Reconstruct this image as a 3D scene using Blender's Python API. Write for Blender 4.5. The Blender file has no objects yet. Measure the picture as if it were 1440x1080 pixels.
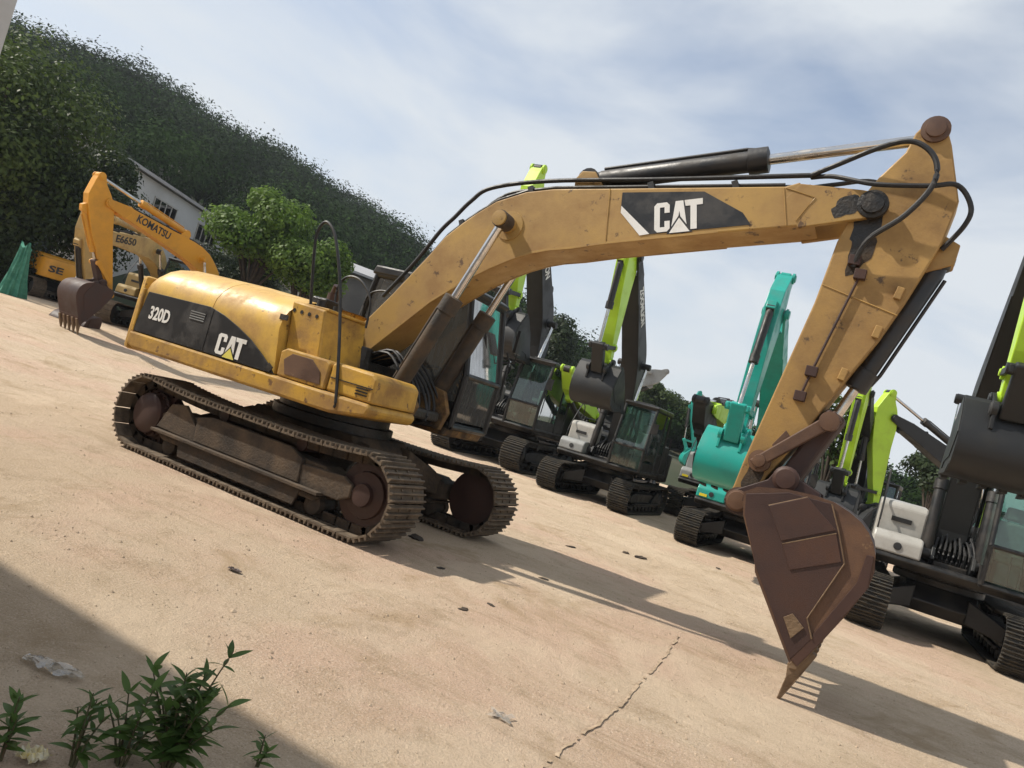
import bpy, bmesh, math, random
import numpy as np
from mathutils import Vector, Matrix
rnd = random.Random(7)
PI = math.pi
R_ = math.radians
scene = bpy.context.scene
col = scene.collection

# ------------------------------------------------------------------ camera
CAM = Vector((6.0157, -7.375, 1.660)); YAW, PITCH, ROLL, FPX = R_(117.163), R_(1.943), R_(16.003), 1062.8
cf = Vector((math.cos(PITCH)*math.cos(YAW), math.cos(PITCH)*math.sin(YAW), math.sin(PITCH)))
cr = Vector((math.sin(YAW), -math.cos(YAW), 0)); cu = cr.cross(cf)
cr2 = cr*math.cos(ROLL) + cu*math.sin(ROLL); cu2 = -cr*math.sin(ROLL) + cu*math.cos(ROLL)
cam = bpy.data.cameras.new('camera'); camo = bpy.data.objects.new('camera', cam); col.objects.link(camo)
camo.matrix_world = Matrix(((cr2.x, cu2.x, -cf.x, CAM.x), (cr2.y, cu2.y, -cf.y, CAM.y), (cr2.z, cu2.z, -cf.z, CAM.z), (0, 0, 0, 1)))
cam.sensor_width = 36; cam.lens = 36*FPX/1440; cam.clip_end = 4000; cam.clip_start = .05
scene.camera = camo
def ray(px, py):
    return (cf + cr2*((px-720)/FPX) - cu2*((py-540)/FPX)).normalized()
def at(px, py, dist):
    return CAM + ray(px, py)*dist

# ------------------------------------------------------------------ light
SUN = Vector((-.93, -.32, 1.0)).normalized()
sl = bpy.data.lights.new('sun', 'SUN'); sl.energy = 4.5; sl.angle = R_(1.0); sl.color = (1, .93, .82)
so = bpy.data.objects.new('sun', sl); col.objects.link(so)
so.rotation_euler = SUN.to_track_quat('Z', 'Y').to_euler()
world = bpy.data.worlds.new('World'); scene.world = world; world.use_nodes = True
wn = world.node_tree; wn.nodes.clear()
def N(t, kind, **kw):
    n = t.nodes.new(kind)
    for k, v in kw.items():
        if k in n.inputs: n.inputs[k].default_value = v
        else: setattr(n, k, v)
    return n
wo = N(wn, 'ShaderNodeOutputWorld'); wb = N(wn, 'ShaderNodeBackground'); wb.inputs[1].default_value = .12
sky = N(wn, 'ShaderNodeTexSky', sky_type='NISHITA', sun_disc=False)
sky.sun_elevation = math.asin(SUN.z); sky.sun_rotation = math.atan2(SUN.x, SUN.y)
sky.air_density = 1.0; sky.dust_density = 1.2; sky.ozone_density = 1.5
wt = N(wn, 'ShaderNodeTexCoord'); wm = N(wn, 'ShaderNodeMapping'); wm.inputs['Scale'].default_value = (1.3, 1.0, 3.4); wm.inputs['Rotation'].default_value = (0.25, .35, 0.3)
wn1 = N(wn, 'ShaderNodeTexNoise'); wn1.inputs['Scale'].default_value = 1.55; wn1.inputs['Detail'].default_value = 7; wn1.inputs['Roughness'].default_value = .52; wn1.inputs['Distortion'].default_value = .35
wr = N(wn, 'ShaderNodeValToRGB'); wr.color_ramp.elements[0].position = .30; wr.color_ramp.elements[0].color = (.18, .18, .18, 1); wr.color_ramp.elements[1].position = .56; wr.color_ramp.elements[1].color = (.96, .96, .96, 1)
wx = N(wn, 'ShaderNodeMix', data_type='RGBA'); wx.inputs[7].default_value = (5.1, 5.4, 5.7, 1)
wn.links.new(wt.outputs['Generated'], wm.inputs[0]); wn.links.new(wm.outputs[0], wn1.inputs['Vector'])
wn.links.new(wn1.outputs[0], wr.inputs[0]); wn.links.new(wr.outputs[0], wx.inputs[0])
wn.links.new(sky.outputs[0], wx.inputs[6]); wn.links.new(wx.outputs[2], wb.inputs[0]); wn.links.new(wb.outputs[0], wo.inputs[0])
scene.view_settings.view_transform = 'Standard'; scene.view_settings.look = 'None'
scene.view_settings.exposure = 0.32; scene.view_settings.gamma = 1; scene.view_settings.use_curve_mapping = False

# ------------------------------------------------------------------ materials
def paint(name, c, dirt=(.16, .10, .055), amt=.35, scale=3.0, rough=.5, metal=0.0, bump=.15, streak=False, rust=None, fade=.25, fine=40):
    m = bpy.data.materials.new(name); m.use_nodes = True; t = m.node_tree; b = t.nodes['Principled BSDF']
    tc = N(t, 'ShaderNodeTexCoord'); oi = N(t, 'ShaderNodeObjectInfo'); ad = N(t, 'ShaderNodeVectorMath', operation='ADD')
    mu = N(t, 'ShaderNodeMath', operation='MULTIPLY'); mu.inputs[1].default_value = 37.0
    t.links.new(oi.outputs['Random'], mu.inputs[0]); t.links.new(tc.outputs['Object'], ad.inputs[0]); t.links.new(mu.outputs[0], ad.inputs[1])
    mp = N(t, 'ShaderNodeMapping')
    if streak: mp.inputs['Scale'].default_value = (1.6, 1.6, .35)
    t.links.new(ad.outputs[0], mp.inputs[0])
    n1 = N(t, 'ShaderNodeTexNoise'); n1.inputs['Scale'].default_value = scale; n1.inputs['Detail'].default_value = 9; n1.inputs['Roughness'].default_value = .65
    n2 = N(t, 'ShaderNodeTexNoise'); n2.inputs['Scale'].default_value = scale*.35; n2.inputs['Detail'].default_value = 3
    n3 = N(t, 'ShaderNodeTexNoise'); n3.inputs['Scale'].default_value = fine; n3.inputs['Detail'].default_value = 5
    for n in (n1, n2): t.links.new(mp.outputs[0], n.inputs['Vector'])
    t.links.new(ad.outputs[0], n3.inputs['Vector'])
    r1 = N(t, 'ShaderNodeValToRGB'); e = r1.color_ramp.elements; th = .72 - amt*.45
    e[0].position = max(.05, th-.12); e[0].color = (0, 0, 0, 1); e[1].position = min(.95, th+.14); e[1].color = (1, 1, 1, 1)
    t.links.new(n1.outputs[0], r1.inputs[0])
    va = N(t, 'ShaderNodeMix', data_type='RGBA', blend_type='MULTIPLY'); va.inputs[6].default_value = (*c, 1); va.inputs[0].default_value = fade*2
    r2 = N(t, 'ShaderNodeValToRGB'); e = r2.color_ramp.elements; e[0].position = .3; e[0].color = (.6, .58, .55, 1); e[1].position = .7; e[1].color = (1.12, 1.12, 1.12, 1)
    t.links.new(n2.outputs[0], r2.inputs[0]); t.links.new(r2.outputs[0], va.inputs[7])
    mx = N(t, 'ShaderNodeMix', data_type='RGBA'); mx.inputs[7].default_value = (*dirt, 1)
    am = N(t, 'ShaderNodeMath', operation='MULTIPLY'); am.inputs[1].default_value = min(1, .45+amt)
    t.links.new(r1.outputs[0], am.inputs[0]); t.links.new(am.outputs[0], mx.inputs[0]); t.links.new(va.outputs[2], mx.inputs[6])
    out = mx.outputs[2]
    if rust:
        n4 = N(t, 'ShaderNodeTexNoise'); n4.inputs['Scale'].default_value = scale*2.7; n4.inputs['Detail'].default_value = 10; n4.inputs['Roughness'].default_value = .7
        t.links.new(mp.outputs[0], n4.inputs['Vector'])
        r4 = N(t, 'ShaderNodeValToRGB'); e = r4.color_ramp.elements; e[0].position = rust[1]; e[0].color = (0, 0, 0, 1); e[1].position = rust[1]+.05; e[1].color = (.85, .85, .85, 1)
        t.links.new(n4.outputs[0], r4.inputs[0])
        m4 = N(t, 'ShaderNodeMix', data_type='RGBA'); m4.inputs[7].default_value = (*rust[0], 1)
        t.links.new(r4.outputs[0], m4.inputs[0]); t.links.new(out, m4.inputs[6]); out = m4.outputs[2]
    t.links.new(out, b.inputs['Base Color'])
    rr = N(t, 'ShaderNodeMapRange'); rr.inputs['To Min'].default_value = rough; rr.inputs['To Max'].default_value = min(1, rough+.35)
    t.links.new(r1.outputs[0], rr.inputs[0]); t.links.new(rr.outputs[0], b.inputs['Roughness'])
    b.inputs['Metallic'].default_value = metal
    if bump:
        bp = N(t, 'ShaderNodeBump'); bp.inputs['Strength'].default_value = bump; bp.inputs['Distance'].default_value = .02
        t.links.new(n3.outputs[0], bp.inputs['Height']); t.links.new(bp.outputs[0], b.inputs['Normal'])
    return m
def glass(name, tint, spec=.12, dust_sheen=.0, dust_sheen_col=(.25, .25, .24)):
    m = bpy.data.materials.new(name); m.use_nodes = True; t = m.node_tree; t.nodes.clear()
    o = N(t, 'ShaderNodeOutputMaterial'); tr = N(t, 'ShaderNodeBsdfTransparent'); tr.inputs[0].default_value = (*tint, 1)
    gl = N(t, 'ShaderNodeBsdfGlossy'); gl.inputs['Roughness'].default_value = .04
    lw = N(t, 'ShaderNodeFresnel'); lw.inputs[0].default_value = 1.38
    ma = N(t, 'ShaderNodeMath', operation='ADD'); ma.inputs[1].default_value = spec*.4
    t.links.new(lw.outputs[0], ma.inputs[0])
    mi = N(t, 'ShaderNodeMixShader'); t.links.new(ma.outputs[0], mi.inputs[0]); t.links.new(tr.outputs[0], mi.inputs[1]); t.links.new(gl.outputs[0], mi.inputs[2])
    last = mi.outputs[0]
    if dust_sheen:
        df = N(t, 'ShaderNodeBsdfDiffuse'); df.inputs[0].default_value = (*dust_sheen_col, 1)
        tc = N(t, 'ShaderNodeTexCoord'); mp = N(t, 'ShaderNodeMapping'); mp.inputs['Scale'].default_value = (6, 6, .8); n = N(t, 'ShaderNodeTexNoise'); n.inputs['Scale'].default_value = 3; n.inputs['Detail'].default_value = 6
        t.links.new(tc.outputs['Object'], mp.inputs[0]); t.links.new(mp.outputs[0], n.inputs['Vector'])
        rr = N(t, 'ShaderNodeMapRange'); rr.inputs['From Min'].default_value = .3; rr.inputs['From Max'].default_value = .7; rr.inputs['To Min'].default_value = dust_sheen*.6; rr.inputs['To Max'].default_value = dust_sheen
        t.links.new(n.outputs[0], rr.inputs[0])
        m2 = N(t, 'ShaderNodeMixShader'); t.links.new(rr.outputs[0], m2.inputs[0]); t.links.new(last, m2.inputs[1]); t.links.new(df.outputs[0], m2.inputs[2]); last = m2.outputs[0]
    t.links.new(last, o.inputs[0])
    return m
def leafmat(name, c1, c2, scale=.6, trans=.35, rough=.55, tone=False):
    m = bpy.data.materials.new(name); m.use_nodes = True; t = m.node_tree; b = t.nodes['Principled BSDF']
    g = N(t, 'ShaderNodeNewGeometry'); n = N(t, 'ShaderNodeTexNoise'); n.inputs['Scale'].default_value = scale; n.inputs['Detail'].default_value = 4
    t.links.new(g.outputs['Position'], n.inputs['Vector'])
    wnz = N(t, 'ShaderNodeTexWhiteNoise'); 
    t.links.new(g.outputs['Random Per Island'], wnz.inputs['Vector'])
    ma = N(t, 'ShaderNodeMath', operation='MULTIPLY_ADD'); ma.inputs[1].default_value = .35
    t.links.new(wnz.outputs[0], ma.inputs[0]); t.links.new(n.outputs[0], ma.inputs[2])
    r = N(t, 'ShaderNodeValToRGB'); e = r.color_ramp.elements; e[0].position = .42; e[0].color = (*c1, 1); e[1].position = .92; e[1].color = (*c2, 1)
    t.links.new(ma.outputs[0], r.inputs[0])
    if tone:
        aa = N(t, 'ShaderNodeAttribute', attribute_name='tone'); hh = N(t, 'ShaderNodeMix', data_type='RGBA', blend_type='MULTIPLY'); hh.inputs[0].default_value = 1.0
        t.links.new(r.outputs[0], hh.inputs[6]); t.links.new(aa.outputs['Fac'], hh.inputs[7]); cout = hh.outputs[2]
    else: cout = r.outputs[0]
    t.links.new(cout, b.inputs['Base Color']); b.inputs['Roughness'].default_value = rough; b.inputs['Specular IOR Level'].default_value = .22
    tl = N(t, 'ShaderNodeBsdfTranslucent'); t.links.new(cout, tl.inputs[0]); mi = N(t, 'ShaderNodeMixShader'); mi.inputs[0].default_value = trans
    o = t.nodes['Material Output']; t.links.new(b.outputs[0], mi.inputs[1]); t.links.new(tl.outputs[0], mi.inputs[2]); t.links.new(mi.outputs[0], o.inputs[0])
    return m

M = {}
RUST = (.10, .045, .022)
M['cat_yellow'] = paint('cat_yellow', (.56, .325, .045), dirt=(.25, .135, .04), amt=.46, scale=3.0, rough=.42, rust=(RUST, .60), bump=.1)
M['shaded_dirty_yellow'] = paint('shaded_dirty_yellow', (.30, .165, .045), dirt=(.055, .038, .024), amt=.62, scale=4, rough=.6, rust=(RUST, .55), bump=.3)  # heavy dirt, plus the shade below the cab darkened into the colour
M['boom_yellow'] = paint('boom_yellow', (.43, .265, .075), dirt=(.27, .15, .05), amt=.45, scale=1.8, rough=.42, rust=((.07, .035, .018), .595), bump=.07)
M['stick_yellow'] = paint('stick_yellow', (.41, .245, .07), dirt=(.20, .115, .045), amt=.42, scale=1.7, rough=.5, rust=((.05, .03, .02), .60), bump=.1)
M['hood_yellow'] = paint('hood_yellow', (.66, .415, .085), dirt=(.38, .21, .055), amt=.46, scale=2.8, rough=.32, rust=(RUST, .615), bump=.06)
M['cat_black'] = paint('cat_black', (.012, .012, .013), dirt=(.06, .055, .05), amt=.3, scale=3, rough=.38, bump=.05)
M['muddy'] = paint('muddy', (.022, .017, .013), dirt=(.075, .052, .034), amt=.45, scale=4, rough=.75, bump=.4)
M['mud_light'] = paint('mud_light', (.034, .025, .018), dirt=(.12, .085, .055), amt=.46, scale=3, rough=.8, bump=.4)
M['rusty'] = paint('rusty', (.046, .019, .014), dirt=(.080, .036, .021), amt=.4, scale=1.6, rough=.5, bump=.1, fine=90)
M['rusty_dark'] = paint('rusty_dark', (.036, .0155, .0125), dirt=(.065, .029, .018), amt=.4, scale=1.8, rough=.5, bump=.1, fine=90)
M['rust_plate'] = paint('rust_plate', (.075, .036, .021), dirt=(.15, .078, .04), amt=.45, scale=2.0, rough=.5, bump=.12, fine=90, rust=((.20, .12, .06), .61))
M['tooth'] = paint('tooth', (.13, .08, .045), dirt=(.22, .15, .09), amt=.5, scale=6, rough=.55, metal=.3, bump=.3)
M['shoe'] = paint('shoe', (.085, .062, .043), dirt=(.19, .145, .10), amt=.5, scale=9, rough=.6, metal=.25, bump=.3)
M['shoe_dark'] = paint('shoe_dark', (.020, .020, .019), dirt=(.085, .07, .05), amt=.48, scale=8, rough=.65, metal=.2, bump=.3)
M['grease'] = paint('grease', (.008, .007, .006), dirt=(.04, .03, .02), amt=.4, scale=6, rough=.35, bump=.4)
M['cyl_dark'] = paint('cyl_dark', (.014, .014, .015), dirt=(.045, .036, .028), amt=.35, scale=4, rough=.42, bump=.1)
M['cyl_muddy'] = paint('cyl_muddy', (.03, .025, .02), dirt=(.10, .07, .045), amt=.5, scale=5, rough=.6, bump=.3)
M['chrome'] = paint('chrome', (.62, .61, .6), dirt=(.3, .27, .22), amt=.3, scale=5, rough=.16, metal=1.0, bump=0)
M['rubber'] = paint('rubber', (.010, .010, .011), dirt=(.03, .028, .025), amt=.3, scale=8, rough=.5, bump=.1)
M['black_frame'] = paint('black_frame', (.009, .009, .0095), dirt=(.035, .030, .024), amt=.32, scale=4, rough=.4, bump=.08)
M['charcoal'] = paint('charcoal', (.009, .010, .011), dirt=(.024, .024, .022), amt=.25, scale=2, rough=.5, bump=.06)
M['charcoal2'] = paint('charcoal2', (.014, .015, .016), dirt=(.036, .034, .031), amt=.3, scale=2, rough=.5, bump=.06)
M['lime'] = paint('lime', (.42, .66, .03), dirt=(.30, .42, .04), amt=.25, scale=2, rough=.35, bump=.05, fade=.15)
M['teal'] = paint('teal', (.012, .30, .25), dirt=(.02, .20, .17), amt=.3, scale=2, rough=.33, bump=.05, fade=.15)
M['white_box'] = paint('white_box', (.40, .39, .36), dirt=(.23, .215, .19), amt=.32, scale=3, rough=.4, bump=.05, fade=.12)
M['grey_box'] = paint('grey_box', (.26, .27, .27), dirt=(.14, .135, .12), amt=.3, scale=3, rough=.45, bump=.05)
M['kom_yellow'] = paint('kom_yellow', (.66, .30, .018), dirt=(.40, .20, .03), amt=.3, scale=1.6, rough=.38, bump=.06, rust=(RUST, .76))
M['beige_yellow'] = paint('beige_yellow', (.46, .33, .12), dirt=(.27, .19, .09), amt=.35, scale=2, rough=.5, bump=.06)
M['white'] = paint('white', (.78, .77, .73), dirt=(.5, .46, .38), amt=.22, scale=7, rough=.5, bump=0, fade=.1)
M['logo_yellow'] = paint('logo_yellow', (.70, .62, .12), dirt=(.5, .42, .12), amt=.2, scale=6, rough=.5, bump=0)
M['red'] = paint('red', (.42, .03, .03), dirt=(.25, .05, .04), amt=.3, scale=5, rough=.5)
M['label_yellow'] = paint('label_yellow', (.75, .60, .02), dirt=(.5, .42, .05), amt=.2, scale=6, rough=.5, bump=0)
M['seat'] = paint('seat', (.03, .03, .032), amt=.1, rough=.8)
M['seat_grey'] = paint('seat_grey', (.34, .34, .33), amt=.15, rough=.8)
M['glass_cat'] = glass('glass_cat', (.20, .21, .21), .5, dust_sheen=.6, dust_sheen_col=(.115, .115, .11))
M['glass_green'] = glass('glass_green', (.42, .62, .55), .22, dust_sheen=.10, dust_sheen_col=(.16, .28, .24))  # pale green film paints sky reflections into the panes
M['glass_win'] = glass('glass_win', (.10, .11, .11), .4)
M['net'] = paint('net', (.03, .17, .12), dirt=(.10, .30, .22), amt=.4, scale=5, rough=.8)
M['wall_white'] = paint('wall_white', (.52, .53, .53), dirt=(.35, .35, .34), amt=.25, scale=.3, rough=.8, fine=8)
M['wall_dark'] = paint('wall_dark', (.13, .12, .11), dirt=(.2, .18, .16), amt=.3, scale=.5, rough=.9, fine=6)
M['roof_grey'] = paint('roof_grey', (.36, .36, .37), dirt=(.24, .23, .22), amt=.3, scale=.5, rough=.6, fine=10)
M['bark'] = paint('bark', (.07, .05, .035), dirt=(.03, .025, .02), amt=.5, scale=5, rough=.9, bump=.6)
M['leaf_dark'] = leafmat('leaf_dark', (.012, .022, .010), (.040, .062, .020), .5)
M['leaf_mid'] = leafmat('leaf_mid', (.030, .052, .014), (.085, .125, .030), .5)
M['leaf_bright'] = leafmat('leaf_bright', (.045, .095, .014), (.15, .24, .040), .6, .45)
M['leaf_hill'] = leafmat('leaf_hill', (.006, .014, .005), (.030, .056, .016), .10, .1, .95, True)
M['leaf_hill'].node_tree.nodes['Principled BSDF'].inputs['Specular IOR Level'].default_value = .04
M['leaf_plant'] = leafmat('leaf_plant', (.042, .082, .022), (.11, .18, .045), 6, .35, .4)
M['plastic'] = glass('plastic', (.92, .92, .9), .2, dust_sheen=.25, dust_sheen_col=(.55, .52, .46))
M['paper'] = paint('paper', (.70, .64, .5), dirt=(.62, .45, .06), amt=.35, scale=20, rough=.7, bump=.1)
M['pebble'] = paint('pebble', (.50, .39, .28), dirt=(.34, .26, .18), amt=.5, scale=9, rough=.9, bump=.2)
M['plaster'] = paint('plaster', (.50, .49, .47), dirt=(.4, .39, .37), amt=.3, scale=1, rough=.85)

# ------------------------------------------------------------------ geometry helpers
class G:
    def __init__(s): s.v = []; s.f = []
    def add(s, v, f):
        o = len(s.v); s.v += [tuple(p) for p in v]; s.f += [tuple(i+o for i in q) for q in f]; return s
    def box(s, x0, x1, y0, y1, z0, z1, mat=None):
        v = [(x, y, z) for x in (x0, x1) for y in (y0, y1) for z in (z0, z1)]
        if mat: v = [tuple(mat @ Vector(p)) for p in v]
        return s.add(v, [(0, 1, 3, 2), (4, 6, 7, 5), (0, 4, 5, 1), (2, 3, 7, 6), (0, 2, 6, 4), (1, 5, 7, 3)])
    def prism(s, prof, y0, y1, axis='y'):
        # profile in (x,z), extruded along y  (axis 'x': profile in (y,z); 'z': profile in (x,y))
        n = len(prof); ar = sum(prof[i][0]*prof[(i+1) % n][1]-prof[(i+1) % n][0]*prof[i][1] for i in range(n))
        if ar < 0: prof = prof[::-1]
        if axis == 'y': v = [(a, y, b) for y in (y0, y1) for a, b in prof]; flip = False
        elif axis == 'x': v = [(y, a, b) for y in (y0, y1) for a, b in prof]; flip = True
        else: v = [(a, b, y) for y in (y0, y1) for a, b in prof]; flip = True
        f = [tuple(range(n)), tuple(range(2*n-1, n-1, -1))] + [(i+n, (i+1) % n+n, (i+1) % n, i) for i in range(n)]
        if flip: f = [q[::-1] for q in f]
        return s.add(v, f)
    def tube(s, path, r, n=8, r1=None):
        path = [Vector(p) for p in path]; m = len(path); v = []; f = []
        up = Vector((0, 0, 1))
        for i, p in enumerate(path):
            t = (path[min(i+1, m-1)]-path[max(i-1, 0)]).normalized()
            a = t.cross(up)
            if a.length < .1: a = t.cross(Vector((0, 1, 0)))
            a.normalize(); b = t.cross(a); rr = r if r1 is None else r+(r1-r)*i/(m-1)
            for k in range(n):
                an = 2*PI*k/n; v.append(p+a*math.cos(an)*rr+b*math.sin(an)*rr)
        for i in range(m-1):
            for k in range(n):
                f.append((i*n+k, i*n+(k+1) % n, (i+1)*n+(k+1) % n, (i+1)*n+k))
        f.append(tuple(range(n))[::-1]); f.append(tuple(range((m-1)*n, m*n)))
        return s.add(v, f)
    def cyl(s, p0, p1, r, n=20): return s.tube([p0, p1], r, n)
    def lathe(s, p, ax, prof, n=24):
        # prof: list of (distance along ax, radius)
        p = Vector(p); ax = Vector(ax).normalized(); a = ax.orthogonal().normalized(); b = ax.cross(a); v = []; f = []
        for d, r in prof:
            for k in range(n):
                an = 2*PI*k/n; v.append(p+ax*d+(a*math.cos(an)+b*math.sin(an))*r)
        m = len(prof)
        for i in range(m-1):
            for k in range(n): f.append((i*n+k, i*n+(k+1) % n, (i+1)*n+(k+1) % n, (i+1)*n+k))
        f.append(tuple(range(n))[::-1]); f.append(tuple(range((m-1)*n, m*n)))
        return s.add(v, f)
    def mesh(s, name, mat, bevel=0, smooth=False, seg=2):
        me = bpy.data.meshes.new(name); me.from_pydata(s.v, [], s.f)
        bm = bmesh.new(); bm.from_mesh(me)
        bmesh.ops.recalc_face_normals(bm, faces=bm.faces)
        if bevel:
            ed = [e for e in bm.edges if len(e.link_faces) == 2 and e.calc_face_angle(0) > .45]
            bmesh.ops.bevel(bm, geom=ed, offset=bevel, segments=seg, profile=.5, affect='EDGES', clamp_overlap=True)
        bm.to_mesh(me); bm.free()
        if mat: me.materials.append(M[mat] if isinstance(mat, str) else mat)
        if smooth:
            me.shade_smooth(); me.set_sharp_from_angle(angle=.6)
        return me
    def build(s, name, mat, parent=None, bevel=0, smooth=False, loc=None, rot=None):
        o = bpy.data.objects.new(name, s.mesh(name, mat, bevel, smooth)); col.objects.link(o)
        if parent: o.parent = parent
        if loc is not None: o.location = loc
        if rot is not None: o.rotation_euler = rot
        return o
def inst(name, me, parent, loc, rot=(0, 0, 0)):
    o = bpy.data.objects.new(name, me); col.objects.link(o); o.parent = parent; o.location = loc; o.rotation_euler = rot; return o
def tag(o, label, cat, group=None, kind=None):
    if label: o['label'] = label
    if cat: o['category'] = cat
    if group: o['group'] = group
    if kind: o['kind'] = kind
    return o
def empty(name, loc=(0, 0, 0), rz=0, sc=1):
    o = bpy.data.objects.new(name, None); col.objects.link(o); o.location = loc; o.rotation_euler = (0, 0, rz); o.scale = (sc,)*3; o.empty_display_size = .2; return o
def smooth_path(pts, n=6):
    P = [Vector(p) for p in pts]; out = []
    for i in range(len(P)-1):
        p0, p1, p2, p3 = P[max(i-1, 0)], P[i], P[i+1], P[min(i+2, len(P)-1)]
        for k in range(n):
            t = k/n; out.append(.5*((2*p1)+(p2-p0)*t+(2*p0-5*p1+4*p2-p3)*t*t+(3*p1-p0-3*p2+p3)*t**3))
    out.append(P[-1]); return out
def lettering(text, size, mat, parent, loc, rot, name='lettering', sx=1.0, bold=.02, width=None, shear=0):
    cu_ = bpy.data.curves.new('txt', 'FONT'); cu_.body = text; cu_.size = size; cu_.offset = bold*size; cu_.extrude = .002; cu_.shear = shear
    cu_.resolution_u = 3
    o = bpy.data.objects.new('txt', cu_); col.objects.link(o)
    bpy.context.view_layer.update()
    me = bpy.data.meshes.new_from_object(o.evaluated_get(bpy.context.evaluated_depsgraph_get()))
    bpy.data.objects.remove(o)
    xs = [v.co.x for v in me.vertices]
    if width: sx = width/(max(xs)-min(xs))
    for v in me.vertices: v.co.x = (v.co.x-min(xs))*sx
    me.materials.clear(); me.materials.append(M[mat]); me.name = name
    o = bpy.data.objects.new(name, me); col.objects.link(o); o.parent = parent; o.location = loc; o.rotation_euler = rot
    return o
def sm(a, b, x):
    t = min(1, max(0, (x-a)/(b-a))); return t*t*(3-2*t)

# ------------------------------------------------------------------ ground
def hillz(x, y): return 0
def ground_z(x, y):
    z = .78*sm(-4, -21, x) + .5*sm(-21, -60, x)
    d = math.hypot(x-2, y)
    z += .012*math.sin(x*1.7+.6*math.sin(y*.9))*math.sin(y*1.3+x*.31)*sm(3.5, 8, abs(x-1)+abs(y)*.4)
    return z
def on_ground(px, py):
    d = ray(px, py); t = 2.0
    for i in range(4000):
        p = CAM+d*t
        if p.z <= ground_z(p.x, p.y): return p
        t += .02+t*.002
    return p
gn = 260
us = np.linspace(-1, 1, gn); wx_ = 9*np.sinh(5.0*us)
xs = 3+wx_; ys = 0+wx_
gv = []; gf = []
for j in range(gn):
    for i in range(gn):
        x, y = xs[i], ys[j]; z = ground_z(x, y)
        d = math.hypot(x-3, y)
        if d < 40: z += rnd.uniform(-1, 1)*.004
        gv.append((x, y, z))
for j in range(gn-1):
    for i in range(gn-1): a = j*gn+i; gf.append((a, a+1, a+gn+1, a+gn))
def ground_mat():
    m = bpy.data.materials.new('dirt'); m.use_nodes = True; t = m.node_tree; b = t.nodes['Principled BSDF']
    g = N(t, 'ShaderNodeNewGeometry'); P = g.outputs['Position']
    def noise(sc, det=6, ro=.6, vec=P, dist=0):
        n = N(t, 'ShaderNodeTexNoise'); n.inputs['Scale'].default_value = sc; n.inputs['Detail'].default_value = det; n.inputs['Roughness'].default_value = ro; n.inputs['Distortion'].default_value = dist
        t.links.new(vec, n.inputs['Vector']); return n.outputs[0]
    def ramp(v, a, b_, c0=(0, 0, 0, 1), c1=(1, 1, 1, 1)):
        r = N(t, 'ShaderNodeValToRGB'); e = r.color_ramp.elements; e[0].position = a; e[0].color = c0; e[1].position = b_; e[1].color = c1; t.links.new(v, r.inputs[0]); return r.outputs[0]
    def mix(f, a, b_, blend='MIX'):
        x = N(t, 'ShaderNodeMix', data_type='RGBA', blend_type=blend)
        for sock, v in ((x.inputs[0], f), (x.inputs[6], a), (x.inputs[7], b_)):
            if isinstance(v, (tuple, float)): sock.default_value = v
            else: t.links.new(v, sock)
        return x.outputs[2]
    c = mix(ramp(noise(.35, 5), .35, .65), (.58, .445, .31, 1), (.66, .525, .385, 1))
    c = mix(ramp(noise(.33, 5, .6), .47, .58), c, (.62, .445, .325, 1))          # reddish gravel
    mp = N(t, 'ShaderNodeMapping'); mp.inputs['Scale'].default_value = (.55, 2.4, 1); mp.inputs['Rotation'].default_value = (0, 0, .12); t.links.new(P, mp.inputs[0])
    c = mix(ramp(noise(1.1, 8, .7, mp.outputs[0], 1.4), .52, .72, (0, 0, 0, 1), (.6, .6, .6, 1)), c, (.44, .32, .20, 1))    # wheel streaks
    c = mix(ramp(noise(1.7, 9, .72), .53, .66, (0, 0, 0, 1), (.7, .7, .7, 1)), c, (.42, .31, .20, 1))
    sp = noise(95, 4, .8); c = mix(ramp(sp, .50, .66, (0, 0, 0, 1), (.75, .75, .75, 1)), c, (.30, .215, .145, 1))
    sp2 = noise(62, 4, .8); c = mix(ramp(sp2, .53, .68, (0, 0, 0, 1), (.8, .8, .8, 1)), c, (.80, .68, .54, 1))
    mp2 = N(t, 'ShaderNodeMapping'); mp2.inputs['Scale'].default_value = (.30, 4.2, 1); mp2.inputs['Rotation'].default_value = (0, 0, -.05); t.links.new(P, mp2.inputs[0])
    mk = N(t, 'ShaderNodeMath', operation='MULTIPLY'); t.links.new(ramp(noise(1.0, 7, .72, mp2.outputs[0], 1.6), .54, .66), mk.inputs[0]); t.links.new(ramp(noise(.27, 4, .6), .45, .62, (0, 0, 0, 1), (.6, .6, .6, 1)), mk.inputs[1])
    c = mix(mk.outputs[0], c, (.36, .255, .16, 1))
    c = mix(ramp(noise(7.0, 8, .75), .60, .68, (0, 0, 0, 1), (.75, .75, .75, 1)), c, (.30, .215, .14, 1))
    c = mix(ramp(noise(.55, 7, .65, dist=.8), .52, .62, (0, 0, 0, 1), (.55, .55, .55, 1)), c, (.70, .56, .41, 1))
    c = mix(ramp(noise(.8, 8, .7, dist=1.0), .56, .66, (0, 0, 0, 1), (.6, .6, .6, 1)), c, (.40, .285, .17, 1))
    t.links.new(c, b.inputs['Base Color']); b.inputs['Roughness'].default_value = .95
    b.inputs['Specular IOR Level'].default_value = .15
    h = N(t, 'ShaderNodeMath', operation='ADD'); h1 = N(t, 'ShaderNodeMath', operation='MULTIPLY'); h1.inputs[1].default_value = 2.2
    t.links.new(noise(4, 8, .7), h1.inputs[0]); t.links.new(h1.outputs[0], h.inputs[0]); t.links.new(noise(55, 5, .8), h.inputs[1])
    bp = N(t, 'ShaderNodeBump'); bp.inputs['Strength'].default_value = .9; bp.inputs['Distance'].default_value = .035
    t.links.new(h.outputs[0], bp.inputs['Height']); t.links.new(bp.outputs[0], b.inputs['Normal'])
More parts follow.
